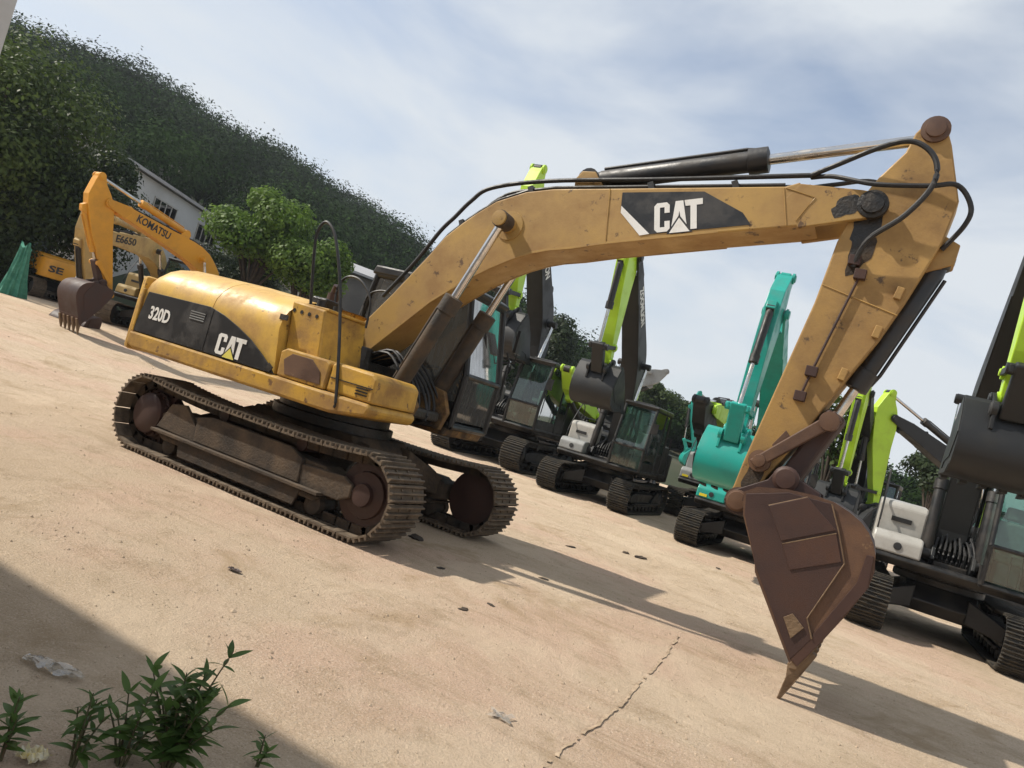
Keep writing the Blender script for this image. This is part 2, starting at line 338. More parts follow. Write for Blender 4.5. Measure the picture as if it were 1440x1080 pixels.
    return m
M['dirt'] = ground_mat()
gm = bpy.data.meshes.new('ground'); gm.from_pydata(gv, [], gf); gm.materials.append(M['dirt']); gm.shade_smooth()
ground = bpy.data.objects.new('ground', gm); col.objects.link(ground); tag(ground, 'sandy packed dirt yard with gravel and wheel marks', None, kind='structure')

# ------------------------------------------------------------------ hill
AZ = [80, 92, 98, 104.7, 112.2, 118, 126.1, 128.6, 133.8, 137.8, 141.4, 146.9, 151.5, 155.6, 165, 180]
EL = [1.6, 1.6, 1.8, 2.2, 4.6, 7.0, 8.8, 9.8, 10.9, 12.0, 12.4, 13.6, 13.5, 13.1, 13.0, 12]
def ridge(a):
    d = float(np.interp(a, [80, 104, 128, 155, 180], [200, 190, 210, 170, 150]))
    return d, CAM.z + d*math.tan(R_(float(np.interp(a, AZ, EL)))) - 4.2
def hill_h(a, r):
    d, h = ridge(a); r0 = 46.0
    if r < d:
        t = max(0, (r-r0)/(d-r0)); return 1.2 + (h-1.2)*(t**.85)
    return h-(r-d)*.35
hv = []; hf = []
na, nr = 90, 40
for i in range(na+1):
    a = 80+100*i/na
    for j in range(nr+1):
        r = 44+(330-44)*(j/nr)**1.2
        hv.append((CAM.x+r*math.cos(R_(a)), CAM.y+r*math.sin(R_(a)), hill_h(a, r)+(-1.4 if j == 0 else 0)+1.2*math.sin(a*1.3+r*.07)*sm(50, 90, r)))
for i in range(na):
    for j in range(nr): q = i*(nr+1)+j; hf.append((q, q+1, q+nr+2, q+nr+1))
M['hillsoil'] = paint('hillsoil', (.035, .045, .022), dirt=(.07, .06, .035), amt=.3, scale=.1, rough=.95, fine=2)
hm = bpy.data.meshes.new('hill'); hm.from_pydata(hv, [], hf); hm.materials.append(M['hillsoil']); hm.shade_smooth()
hill = bpy.data.objects.new('hill', hm); col.objects.link(hill); tag(hill, 'steep wooded hill rising behind the yard', None, kind='structure')

def quads_mesh(name, C, Nn, S, mat, stretch=1.0, rng=None):
    """leaf-shaped quads: centres C (n,3), normals Nn, half sizes S"""
    n = len(C); rng = rng or np.random.default_rng(1)
    Nn = Nn/np.linalg.norm(Nn, axis=1, keepdims=True)
    t = rng.normal(size=(n, 3)); t -= (t*Nn).sum(1, keepdims=True)*Nn; t /= np.linalg.norm(t, axis=1, keepdims=True); b = np.cross(Nn, t)
    S = S[:, None]
    v = np.empty((n, 4, 3)); v[:, 0] = C-t*S*stretch; v[:, 1] = C-b*S*.55+t*S*.1; v[:, 2] = C+t*S*stretch; v[:, 3] = C+b*S*.55+t*S*.1
    me = bpy.data.meshes.new(name); me.vertices.add(n*4); me.vertices.foreach_set('co', v.reshape(-1).astype(np.float32))
    me.loops.add(n*4); me.loops.foreach_set('vertex_index', np.arange(n*4, dtype=np.int32))
    me.polygons.add(n); me.polygons.foreach_set('loop_start', np.arange(0, n*4, 4, dtype=np.int32))
    me.update(calc_edges=True); me.materials.append(M[mat] if isinstance(mat, str) else mat)
    return me
rng = np.random.default_rng(11)
Cs, Ns, Ss, Ts = [], [], [], []
def clear_zone(a, r):
    return (138 < a < 152 and r < 68) or (126 < a < 136 and r < 66)
for k in range(2400):
    a = rng.uniform(86, 162); d, h = ridge(a)
    r = 48+(d+10-48)*rng.uniform(0, 1)**.75
    if a < 112 and rng.uniform() < .4: r = rng.uniform(60, 100)
    z = hill_h(a, min(r, d+10))
    R = (2.0+3.6*rng.uniform()**1.8)*(r/130)**.35; z += rng.uniform(-.6, 1.4)
    if clear_zone(a, r): continue
    if a < 112: R *= .62
    c = np.array([CAM.x+r*math.cos(R_(a)), CAM.y+r*math.sin(R_(a)), z+R*.55])
    n = int(370*(1.3 if r < 90 else 1))
    u = rng.normal(size=(n, 3)); u /= np.linalg.norm(u, axis=1, keepdims=True); u[:, 2] = np.abs(u[:, 2])*.9+.05*u[:, 2]
    rad = R*(.76+.24*rng.uniform(0, 1, n)**.8)*(1+.30*np.sin(u[:, 0]*7+k)*np.cos(u[:, 1]*6+k*2))
    Cs.append(c+u*rad[:, None]*np.array([1, 1, .95])); Ns.append(u+rng.normal(size=(n, 3))*.30); Ss.append(rng.uniform(.15, .33, n)*(r/140)**.4); Ts.append(np.full(n, .45+1.15*rng.uniform()**1.4))
fo = bpy.data.objects.new('hill_forest', quads_mesh('hill_forest', np.vstack(Cs), np.vstack(Ns), np.concatenate(Ss), 'leaf_hill', 1.0, rng)); col.objects.link(fo)
at_ = fo.data.attributes.new('tone', 'FLOAT', 'FACE'); at_.data.foreach_set('value', np.concatenate(Ts).astype(np.float32))
tag(fo, 'dense dark green forest covering the hillside', 'forest', kind='stuff')

def tree(label, px, py, dist, rx, rz, n, leaf, mat, seed, group=None, base=None, name='broadleaf_tree', stretch=1.0, lobes=13):
    c = at(px, py, dist); rg = np.random.default_rng(seed)
    gz = ground_z(c.x, c.y) if base is None else base
    a = math.degrees(math.atan2(c.y-CAM.y, c.x-CAM.x)); rr = math.hypot(c.x-CAM.x, c.y-CAM.y)
    if rr > 46: gz = max(gz, hill_h(a, rr)-.6)
    root = empty(name, (c.x, c.y, gz)); H = c.z-gz
    Cs, Ns, Ss, limbs = [], [], [], G()
    for k in range(lobes):
        u = rg.normal(size=3); u /= np.linalg.norm(u); rad = rg.uniform(.35, .8)
        lc = np.array([u[0]*rx*rad, u[1]*rx*rad, H+u[2]*rz*rad]); lr = rg.uniform(.34, .52)
        m = n//lobes; w = rg.normal(size=(m, 3)); w /= np.linalg.norm(w, axis=1, keepdims=True)
        q = rg.uniform(0, 1, m)**.4
        Cs.append(lc+w*q[:, None]*np.array([rx, rx, rz])*lr); nn = w+rg.normal(size=(m, 3))*.42; nn[:, 2] += .35; Ns.append(nn); Ss.append(rg.uniform(.6, 1.25, m)*leaf)
        limbs.tube([(0, 0, H*.45+.1*k/lobes), (lc[0]*.5, lc[1]*.5, (H*.6+lc[2])*.5), tuple(lc)], max(.04, rx*.028), 6, max(.012, rx*.006))
    tr = G().tube([(0, 0, -.3), (rx*.03, 0, H*.3), (0, rx*.02, H*.7), (0, 0, H*.95)], max(.07, rx*.07), 9, max(.03, rx*.02)).build('trunk', 'bark', root, smooth=True)
    limbs.build('limbs', 'bark', tr)
    cr_ = bpy.data.objects.new('crown', quads_mesh('crown', np.vstack(Cs), np.vstack(Ns), np.concatenate(Ss), mat, stretch, rg)); col.objects.link(cr_); cr_.parent = root
    tag(root, label, 'tree', group); return root
tree('tall dark broadleaf tree rising beside the green netting', 5, 195, 38, 4.6, 4.3, 30000, .10, 'leaf_mid', 3, lobes=24)
tree('very dark dense tree behind the yellow excavator stick', 75, 290, 38, 3.6, 3.4, 22000, .105, 'leaf_dark', 4, lobes=20)
tree('dark drooping tree in front of the white building', 140, 255, 42, 2.2, 2.3, 8000, .12, 'leaf_dark', 5, lobes=18)
tree('low dark bushy tree behind the green netting', 0, 350, 37, 2.4, 1.9, 12000, .095, 'leaf_dark', 15)
tree('bright green leafy tree beside the white building', 370, 332, 38, 2.7, 2.0, 20000, .11, 'leaf_bright', 6, lobes=22)
tree('bright green leafy tree behind the tall black handrail', 435, 372, 36, 2.2, 1.7, 14000, .105, 'leaf_bright', 7, lobes=18)
tree('dark tree below the bright green trees by the hood', 320, 385, 40, 2.6, 1.4, 9000, .11, 'leaf_dark', 8)
tree('dark tree behind the first charcoal excavator boom', 790, 495, 48, 2.6, 2.4, 12000, .13, 'leaf_dark', 9, lobes=18)
tree('dark round tree above the old excavator cab roof', 715, 460, 52, 3.0, 2.2, 12000, .14, 'leaf_dark', 10, lobes=18)
tree('small green tree beyond the raised grey boom', 922, 560, 60, 2.0, 1.5, 6000, .14, 'leaf_mid', 12)
tree('low green tree left of the far teal excavator', 955, 578, 66, 1.7, 1.2, 5000, .14, 'leaf_mid', 13)
tree('sparse leafy tree behind the rusty bucket linkage', 1180, 600, 24, 1.0, 1.1, 1500, .10, 'leaf_mid', 14, lobes=13)
tree('dark low tree behind the far right excavator bucket', 1318, 660, 40, 1.6, 1.2, 5000, .11, 'leaf_dark', 16)

# ------------------------------------------------------------------ buildings on the slope
def face_building(name, label, p0, p1, z0, z1, depth, wallm, roofm, windows, over=.4, slope=.5):
    p0 = Vector(p0); p1 = Vector(p1); d = p1-p0; L = math.hypot(d.x, d.y); rz = math.atan2(d.y, d.x)
    root = empty(name, (p0.x, p0.y, 0), rz)
    # local x along wall, local -y toward camera side
    w = G(); w.box(0, L, .0, depth, z0, z1); w.build('wall', wallm, root)
    G().prism([(-over, z1+.02), (depth/2, z1+slope), (depth+over, z1+.02), (depth+over, z1+.2), (depth/2, z1+slope+.2), (-over, z1+.2)], -over, L+over, axis='x').build('roof', roofm, root)
    for (x0, x1, a, b, n) in windows:
        wd = G(); t = .08
        wd.box(x0-t, x1+t, -.06, .02, a-t, a); wd.box(x0-t, x1+t, -.06, .02, b, b+t); 
        for k in range(n+1): xx = x0+(x1-x0)*k/n; wd.box(xx-t/2, xx+t/2, -.058, .02, a, b)
        f = wd.build('window_frame', 'white_box', root)
        for k in range(n):
            xa = x0+(x1-x0)*k/n+t/2; xb = x0+(x1-x0)*(k+1)/n-t/2
            G().box(xa, xb, -.03, -.01, a, b).build('pane', 'glass_win', f)
    tag(root, label, 'building'); return root
pA = at(150, 210, 46); pB = at(330, 306, 62)
zt = pA.z
face_building('white_building', 'long white building with dark window bands on the hillside', (pA.x, pA.y, 0), (pB.x, pB.y, 0), 1.0, zt, 9, 'wall_white', 'roof_grey',
              [(6.0, 9.0, zt-1.9, zt-.85, 4), (12.4, 15.6, zt-1.9, zt-.85, 4), (1.0, 3.4, zt-1.9, zt-.85, 3)], slope=.7)
pC = at(440, 352, 58); pD = at(590, 392, 62)
face_building('hillside_shed', 'dark walled shed with pale grey metal roof below the hill', (pC.x, pC.y, 0), (pD.x, pD.y, 0), .5, pC.z-.6, 6, 'wall_dark', 'roof_grey', [], over=.6, slope=1.0)
# building beside the photographer: its corner shows at the frame edge and shades the near ground
bd = empty('yard_building', (3.535, -6.22, 0))
G().box(-14, 0, -9, 0, -.1, 4.55).build('wall', 'plaster', bd)
G().box(-14.3, .12, -9.3, .12, 4.555, 4.70).build('roof', 'roof_grey', bd)
tag(bd, 'pale grey plastered building corner edge against the sky', 'building')

# ------------------------------------------------------------------ excavators
BOOM_TOP = [(-.12, .05), (.0, .20), (.043, .271), (.712, .623), (1.245, .934), (1.504, 1.10), (1.75, 1.19), (1.921, 1.24), (2.193, 1.30), (2.564, 1.285), (2.882, 1.207), (3.604, .954), (5.137, .421), (5.27, .417)]
BOOM_BOT = [(5.30, -.02), (5.215, -.006), (4.452, .168), (3.343, .407), (2.949, .477), (2.7, .535), (2.508, .562), (2.276, .568), (2.0, .545), (1.718, .5), (1.199, .369), (.195, -.02), (0, -.13), (-.12, -.08)]
NOSE = [(5.1, .30), (5.27, .40), (5.753, .162), (5.87, .09), (5.90, -.02), (5.84, -.12), (5.687, -.10), (5.15, -.01)]
STICK = [(-.86, .12), (-.89, .23), (-.82, .31), (-.70, .388), (-.24, .627), (.138, .646), (.729, .575), (1.11, .51), (1.74, .352), (2.182, .259), (2.611, .13), (2.93, .10), (3.03, .0), (2.94, -.10), (2.79, -.10), (2.557, -.11), (1.934, -.115), (.97, -.12), (.388, -.16), (0, -.14), (-.279, -.059), (-.552, .06), (-.74, .07)]
BUCKET_BACK = [(-.07, .25), (-.006, .482), (.07, .66), (.153, .804), (.25, .90), (.343, .969), (.433, 1.006), (.53, 1.02), (.618, 1.012), (.74, .975), (.85, .905), (1.039, .695), (1.234, .451), (1.40, .245)]
BUCKET_SIDE = [(-.05, .12), (.138, .075), (.55, .085), (.62, .07), (1.37, .185)] + BUCKET_BACK[::-1]
L_BOOM, L_STICK = 5.80, 2.91
FOOT = Vector((.15, 0, 1.72))
def dir2(a): return Vector((math.cos(a), 0, math.sin(a)))
def l2w(o, a, p, y=0):      # local (x,n) in the machine plane -> machine coordinates
    e = dir2(a); n = Vector((-e.z, 0, e.x)); q = o+e*p[0]+n*p[1]; q.y = y; return q
shoe_cache = {}
def shoe_mesh(w, pitch, mat):
    k = (w, round(pitch, 4), mat)
    if k not in shoe_cache:
        g = G(); g.box(-pitch*.47, pitch*.47, -w, w, -.012, .008)
        for x in (-.36, 0, .36): xx = x*pitch; g.add([(xx-.014, -w, .008), (xx+.014, -w, .008), (xx+.008, -w, .04), (xx-.008, -w, .04), (xx-.014, w, .008), (xx+.014, w, .008), (xx+.008, w, .04), (xx-.008, w, .04)], [(0, 1, 2, 3), (7, 6, 5, 4), (1, 5, 6, 2), (2, 6, 7, 3), (3, 7, 4, 0)])
        for sx in (-.2, .2):
            for sy in (-.1, .1): g.box(sx*pitch-.012, sx*pitch+.012, sy-.012, sy+.012, .008, .022)
        shoe_cache[k] = g.mesh('track_shoe', mat)
    return shoe_cache[k]
gear_cache = {}
def track(root, y, h, w, st, sgn):
    """y centre, h half axle distance, w half shoe width; sgn = outward side"""
    zc, r = .46, .405
    fr = G(); side = 'muddy' if st['old'] else 'black_frame'
    fr.prism([(-h+.28, .30), (-h+.22, .52), (-h+.42, .60), (h-.55, .60), (h-.42, .54), (h-.40, .34), (h-.55, .29)], y-.16, y+.16)
    fr.prism([(-h+.42, .24), (-h+.30, .30), (h-.45, .30), (h-.52, .24)], y-.23, y+.23)
    t = fr.build('track', st['frame'], root, bevel=.02)
    # side guard strips and hub cover
    yo = y+sgn*.16
    if st['old']:
        G().prism([(-h+.9, .35), (-h+.86, .62), (-h+1.1, .68), (h-1.0, .68), (h-.8, .60), (h-.78, .35)], yo+sgn*.002, yo+sgn*.06).build('side_frame', st['frame2'], t, bevel=.012)
        G().prism([(-h+.75, .13), (-h+.70, .305), (h-.70, .305), (h-.75, .13)], yo+sgn*.06, yo+sgn*.085).build('roller_guard', 'muddy', t, bevel=.006)
    g = G(); g.prism([(-h+.25, .36), (-h+.40, .66), (-h+.62, .70), (-h+.95, .45), (-h+1.0, .34)], yo, yo+sgn*.05); g.build('guard_plate', st['frame2'], t, bevel=.008)
    G().prism([(-h+.25, .31), (h-.45, .31), (h-.45, .345), (-h+.25, .345)], yo+sgn*.003, yo+sgn*.12).build('side_rail', st['frame2'], t, bevel=.006)
    G().prism([(h-.78, .33), (h-.80, .55), (h-.25, .58), (h-.12, .52), (h-.12, .40), (h-.25, .33)], yo-sgn*.01, yo+sgn*.045).build('idler_yoke', st['frame2'], t, bevel=.012)
    if 'sprocket' not in gear_cache:
        gg = G(); prof = []
        for k in range(23):
            a = 2*PI*k/23
            for da, rr in ((-.09, .30), (-.045, .37), (.045, .37), (.09, .30)): prof.append((rr*math.cos(a+da), rr*math.sin(a+da)))
        gg.prism(prof, -.035, .035); gear_cache['sprocket'] = gg.v, gg.f
        gear_cache['hub'] = None
    g = G(); g.add([(a-h, b+y, c+zc) for a, b, c in gear_cache['sprocket'][0]], gear_cache['sprocket'][1])
    s_ = g.build('sprocket', st['wheel'], t)
    G().lathe((-h, y-sgn*.15, zc), (0, sgn, 0), [(0, .25), (.24, .27), (.25, .245), (.33, .235), (.36, .19), (.365, .06)], 22).build('final_drive', st['wheel'], s_, smooth=True)
    b = G()
    for k in range(12): a = 2*PI*k/12; b.cyl((-h+.245*math.cos(a), y+sgn*.09, zc+.245*math.sin(a)), (-h+.245*math.cos(a), y+sgn*.125, zc+.245*math.sin(a)), .018, 6)
    b.build('bolts', st['wheel'], s_)['kind'] = 'stuff'
    G().lathe((h, y-.10, zc), (0, 1, 0), [(0, .26), (.01, .34), (.06, .345), (.065, .375), (.135, .375), (.14, .345), (.19, .34), (.2, .26)], 30).build('idler_wheel', st['wheel'], t, smooth=True)
    G().lathe((h, y+sgn*.10, zc), (0, sgn, 0), [(0, .24), (.03, .23), (.045, .12), (.09, .11), (.095, .05)], 20).build('idler_hub', st['wheel'], t, smooth=True)
    nr = 7
    for k in range(nr): x = -h+.5+(2*h-1.05)*k/(nr-1); G().lathe((x, y-.2, .20), (0, 1, 0), [(0, .05), (.02, .105), (.1, .105), (.105, .085), (.295, .085), (.3, .105), (.38, .105), (.4, .05)], 12).build('roller', 'muddy' if st['old'] else st['wheel'], t, smooth=True)
    for x in (-h*.3, h*.42): G().cyl((x, y-.12, .72), (x, y+.12, .72), .07, 12).build('carrier_roller', st['wheel'], t, smooth=True)
    # shoe path
    def top(u): return zc+r-.075*math.sin(PI*u)*(1 if st['old'] else .6)-.01*math.sin(3*PI*u)
    Lt = 2*h; Ls = [Lt, PI*r, Lt, PI*r]; tot = sum(Ls); n = int(round(tot/.19)); pitch = tot/n
    me = shoe_mesh(w, pitch, st['shoe']); ch = G()
    for k in range(n):
        s = (k+.35)*pitch
        if s < Ls[0]: x, z, nx, nz = -h+s, zc-r, 0, -1
        elif s < Ls[0]+Ls[1]: a = (s-Ls[0])/r; x, z, nx, nz = h+r*math.sin(a), zc-r*math.cos(a), math.sin(a), -math.cos(a)
        elif s < sum(Ls[:3]):
            u = (s-Ls[0]-Ls[1])/Lt; x, z = h-u*Lt, top(u); dz = (top(min(1, u+.01))-top(max(0, u-.01)))/(.02*Lt); nx, nz = dz, 1
        else: a = (s-sum(Ls[:3]))/r; x, z, nx, nz = -h-r*math.sin(a), zc+r*math.cos(a), -math.sin(a), math.cos(a)
        th = math.atan2(nx, nz)
        inst('track_shoe', me, t, (x, y, z), (0, th, 0))
        mt = Matrix.Translation((x, y, z)) @ Matrix.Rotation(th, 4, 'Y')
        for sy in (-.085, .085): ch.box(-pitch*.54, pitch*.54, sy-.022, sy+.022, -.105, -.013, mt)
    ch.build('track_chain', 'muddy' if st['old'] else 'black_frame', t)['kind'] = 'stuff'
    return t

def pins(root, o, a, p, r, y, mat, name='pin', cap=True):
    c = l2w(o, a, p); G().lathe((c.x, -y, c.z), (0, 1, 0), [(0, r*.55), (.004, r*.6), (.005, r), (2*y-.005, r), (2*y-.004, r*.6), (2*y, r*.55)], 20).build(name, mat, root, smooth=True)
def cylinder(root, p0, p1, body, r, rr, mat, y, name='hydraulic_cylinder', sub=None):
    p0 = Vector((p0.x, y, p0.z)); p1 = Vector((p1.x, y, p1.z)); d = (p1-p0); L = d.length; d.normalize(); body = min(body, L*.86)
    c = G().lathe(p0, d, [(0, r*.4), (.01, r*.8), (.12, r*.95), (.13, r), (body-.2, r), (body-.195, r*1.22), (body-.01, r*1.22), (body, r*.9)], 20).build(name, mat, root, smooth=True)
    G().cyl(p0+d*(body*.9), p1, rr, 16).build('rod', 'chrome', c, smooth=True)
    G().cyl(p1-Vector((0, r*.95, 0)), p1+Vector((0, r*.95, 0)), r*1.05, 16).build('rod_eye', mat, c, smooth=True)
    G().cyl(p0-Vector((0, r*1.0, 0)), p0+Vector((0, r*1.0, 0)), r*1.15, 16).build('base_eye', mat, c, smooth=True)
    up = Vector((0, 1, 0)).cross(d)
    if body > .7: G().tube([p0+d*.15-up*r*1.25, p0+d*(body-.22)-up*r*1.3, p0+d*(body-.1)-up*r*1.1], .018, 6).build('oil_pipe', mat, c)
    return c

def make_bucket(root, o, a, st, W=.60):
    e = dir2(a)
    def obj(g, name, mat, parent, bev=0): return g.build(name, mat, parent, bevel=bev)
    # built in bucket-local coordinates, object rotated about Y
    g = G(); n = len(BUCKET_BACK); th = .028
    inner = []
    for i, (x, z) in enumerate(BUCKET_BACK):
        x0, z0 = BUCKET_BACK[max(0, i-1)]; x1, z1 = BUCKET_BACK[min(n-1, i+1)]; tx, tz = x1-x0, z1-z0; l = math.hypot(tx, tz); inner.append((x+tz/l*th, z-tx/l*th))
    g.prism(BUCKET_BACK+inner[::-1], -W+.02, W-.02)
    b = g.build('bucket', st['bucket'], root, smooth=True, loc=o, rot=(0, -a, 0))
    for s in (-1, 1):
        G().prism(BUCKET_SIDE, s*(W-.022), s*W).build('side_plate', st['bucket3'], b)
        G().prism([(-.03, .14), (.14, .09), (.60, .09), (1.33, .20), (1.19, .40), (1.03, .40), (.645, .775), (.40, .79), (.17, .79), (.02, .48)], s*(W+.001), s*(W+.014)).build('wear_plate', st['bucket'], b, bevel=.004)
        if st['old']:
            for wl in ([(.17, .79), (.40, .79), (.645, .775), (1.03, .40), (1.19, .40)], [(.085, .62), (.10, .30)], [(.425, .34), (.405, .77)]):
                G().tube([(a_, s*(W+.017), b_) for a_, b_ in wl], .007, 6).build('weld_bead', st['tooth'], b)
            G().prism([(.10, .30), (.085, .62), (.38, .775), (.40, .335)], s*(W+.0145), s*(W+.026)).build('patch_plate', st['bucket'], b, bevel=.004)
            G().prism([(.425, .34), (.405, .77), (.63, .755), (.64, .35)], s*(W+.0145), s*(W+.022)).build('patch_plate', st['bucket2'], b, bevel=.004)
            G().prism([(1.00, .22), (1.17, .24), (1.10, .36), (.98, .30)], s*(W+.0145), s*(W+.028)).build('side_cutter', st['tooth'], b, bevel=.004)
        G().prism([(.62, 1.0), (.86, .895), (1.24, .44), (1.39, .24), (1.33, .20), (1.17, .40), (.80, .83), (.6, .95)], s*(W+.0012), s*(W+.012)).build('edge_plate', st['bucket2'], b, bevel=.003)
    G().prism([(1.26, .43), (1.42, .225), (1.40, .17), (1.36, .18), (1.22, .40)], -W-.003, W+.003).build('cutting_lip', st['tooth'] if st['old'] else st['bucket2'], b, bevel=.008)
    for k in range(5):
        y = -W+.06+(2*W-.12)*k/4
        tg = G(); tp = [(1.28, .36), (1.33, .405), (1.47, .245), (1.665, .012), (1.655, .0), (1.46, .135), (1.36, .17)]
        tg.prism(tp, y-.05, y+.05)
        # taper tip
        m = len(tp)
        for i in range(len(tg.v)):
            x, yy, z = tg.v[i]
            if x > 1.6: tg.v[i] = (x, y+(yy-y)*.55, z)
        tg.build('tooth', st['tooth'], b, bevel=.006)
    for s in (-1, 1):
        for yy in (.205, ):
            G().prism([(-.10, -.02), (-.04, -.115), (.06, -.115), (.14, .0), (.14, .30), (.20, .66), (.06, .70), (-.09, .56), (-.22, .50), (-.22, .40), (-.14, .30)], s*yy, s*(yy+.05)).build('hinge_ear', st['bucket'], b, bevel=.008)
        G().lathe((0, s*.20, 0), (0, s, 0), [(0, .10), (.075, .10), (.08, .085), (.095, .08), (.1, .03)], 18).build('hinge_boss', st['linkmat'], b, smooth=True)
        G().lathe((-.115, s*.20, .45), (0, s, 0), [(0, .115), (.075, .115), (.08, .1), (.095, .085), (.1, .03)], 18).build('link_boss', st['bucket2'], b, smooth=True)
    G().prism([(-.07, .25), (-.05, .12), (.02, .09), (.06, .14), (.0, .27)], -W+.02, W-.02).build('top_beam', st['bucket'], b)
    return b
def circ2(p, a, q, b, side):
    d = (q-p); L = d.length; x = (a*a-b*b+L*L)/(2*L); h2 = a*a-x*x; h = math.sqrt(max(0, h2)); e = d/L; n = Vector((-e.z, 0, e.x))
    return p+e*x+n*h*side

def make_cab(root, st, x0=-.42, x1=1.28, y0=.36, y1=1.30, z0=1.28, z1=2.93):
    fx = x1; zb = z0+.42
    P = {}
    prof = [(x0, z0), (fx-.02, z0), (fx+.0, zb+.22), (fx-.24, z1-.06), (x0+.10, z1-.06), (x0, z0+.9)]
    c = G(); c.box(x0, fx-.03, y0, y1, z0-.02, z0+.05)
    c.prism([(x0, z0+.05), (x0+.02, z0+.62), (x0+.52, z0+.62), (x0+.60, z0+.05)], y0+.02, y1-.02)
    cab = c.build('cab', st['cab'], root, bevel=.02)
    fr = G()
    def bar(a, b, y, r=.042): fr.tube([(a[0], y, a[1]), (b[0], y, b[1])], r, 8)
    ps = [prof[0], prof[1], prof[2], prof[3], prof[4], prof[5]]
    for y in (y0+.04, y1-.04):
        for i in range(6): bar(ps[i], ps[(i+1) % 6], y)
        bar((x0+.58, z0), (x0+.55, z1-.06), y, .034)
    for q in (prof[1], prof[2], prof[3], prof[4], prof[5]): fr.tube([(q[0], y0+.04, q[1]), (q[0], y1-.04, q[1])], .036, 8)
    fr.build('frame', st['cab'], cab, smooth=True)
    G().prism([(x0+.02, z1-.06), (fx-.20, z1-.06), (fx-.16, z1), (fx-.26, z1+.045), (x0+.06, z1+.06)], y0-.01, y1+.01).build('roof', st['cab'], cab, bevel=.025)
    G().box(x0+.5, fx-.45, y0+.2, y1-.2, z1+.04, z1+.085).build('roof_hatch', st['cab2'], cab, bevel=.015)
    gm_ = st['glass']
    def pane(pts, name='pane'): g = G(); g.add(pts, [tuple(range(len(pts)))]); return g.build(name, gm_, cab)
    a, b, d_ = prof[1], prof[2], prof[3]
    yy0, yy1 = y0+.07, y1-.07
    def lerp(p, q, t): return (p[0]+(q[0]-p[0])*t, p[1]+(q[1]-p[1])*t)
    m1 = lerp(a, b, .12); pane([(m1[0], yy0, m1[1]), (m1[0], yy1, m1[1]), (b[0], yy1, b[1]), (b[0], yy0, b[1])])
    pane([(b[0], yy0, b[1]), (b[0], yy1, b[1]), (d_[0], yy1, d_[1]), (d_[0], yy0, d_[1])])
    for y in (y0+.035, y1-.035):
        pane([(x0+.60, y, z0+.30), (fx-.05, y, z0+.30), (b[0]-.03, y, b[1]), (d_[0]-.04, y, d_[1]-.04), (x0+.58, y, d_[1]-.04)])
        pane([(x0+.04, y, z0+.66), (x0+.52, y, z0+.66), (x0+.52, y, d_[1]-.04), (x0+.13, y, d_[1]-.04)])
    pane([(x0+.005, yy0, z0+.93), (x0+.005, yy1, z0+.93), (x0+.10, yy1, z1-.1), (x0+.10, yy0, z1-.1)])
    # lower solid panel at both sides
    for y in (y0+.03, y1-.045): G().prism([(x0+.62, z0+.04), (fx-.06, z0+.04), (fx-.06, z0+.29), (x0+.62, z0+.29)], y, y+.018).build('door_panel', st['cab'], cab)
    yc = (y0+y1)/2
    sg = G(); sg.box(x0+.55, x0+1.02, yc-.25, yc+.25, z0+.42, z0+.56); sg.box(x0+.42, x0+.56, yc-.25, yc+.25, z0+.50, z0+1.12); sg.box(x0+.43, x0+.54, yc-.15, yc+.15, z0+1.15, z0+1.38); sg.box(x0+.6, x0+.95, yc-.18, yc+.18, z0+.05, z0+.42)
    sg.build('seat', st['seat'], cab, bevel=.04)
    cs = G()
    for s in (-1, 1):
        cs.box(x0+.62, x0+1.12, yc+s*.34-.07, yc+s*.34+.07, z0+.05, z0+.68); cs.tube([(x0+1.08, yc+s*.34, z0+.66), (x0+1.13, yc+s*.34, z0+.9)], .02, 6)
        cs.tube([(fx-.28, yc+s*.08, z0+.06), (fx-.38, yc+s*.08, z0+.55)], .012, 6)
    cs.build('console', 'seat', cab)
    G().tube([(fx-.10, yc+.1, z0+.92), (fx-.14, yc-.12, z0+1.42)], .012, 6).build('wiper', 'rubber', cab)
    # mirror and handle
    mg = G(); mg.tube([(fx-.1, y1, z0+.95), (fx+.06, y1+.1, z0+1.0), (fx+.06, y1+.1, z0+1.2)], .012, 6); mg.box(fx+.03, fx+.07, y1+.02, y1+.19, z0+1.12, z0+1.42); mg.build('mirror', 'black_frame', cab)
    G().tube([(fx-.02, y1+.03, z0+.35), (fx+.02, y1+.06, z0+.5), (fx+.0, y1+.06, z0+1.0), (fx-.05, y1+.03, z0+1.1)], .014, 6).build('grab_handle', st['cab2'], cab)
    return cab

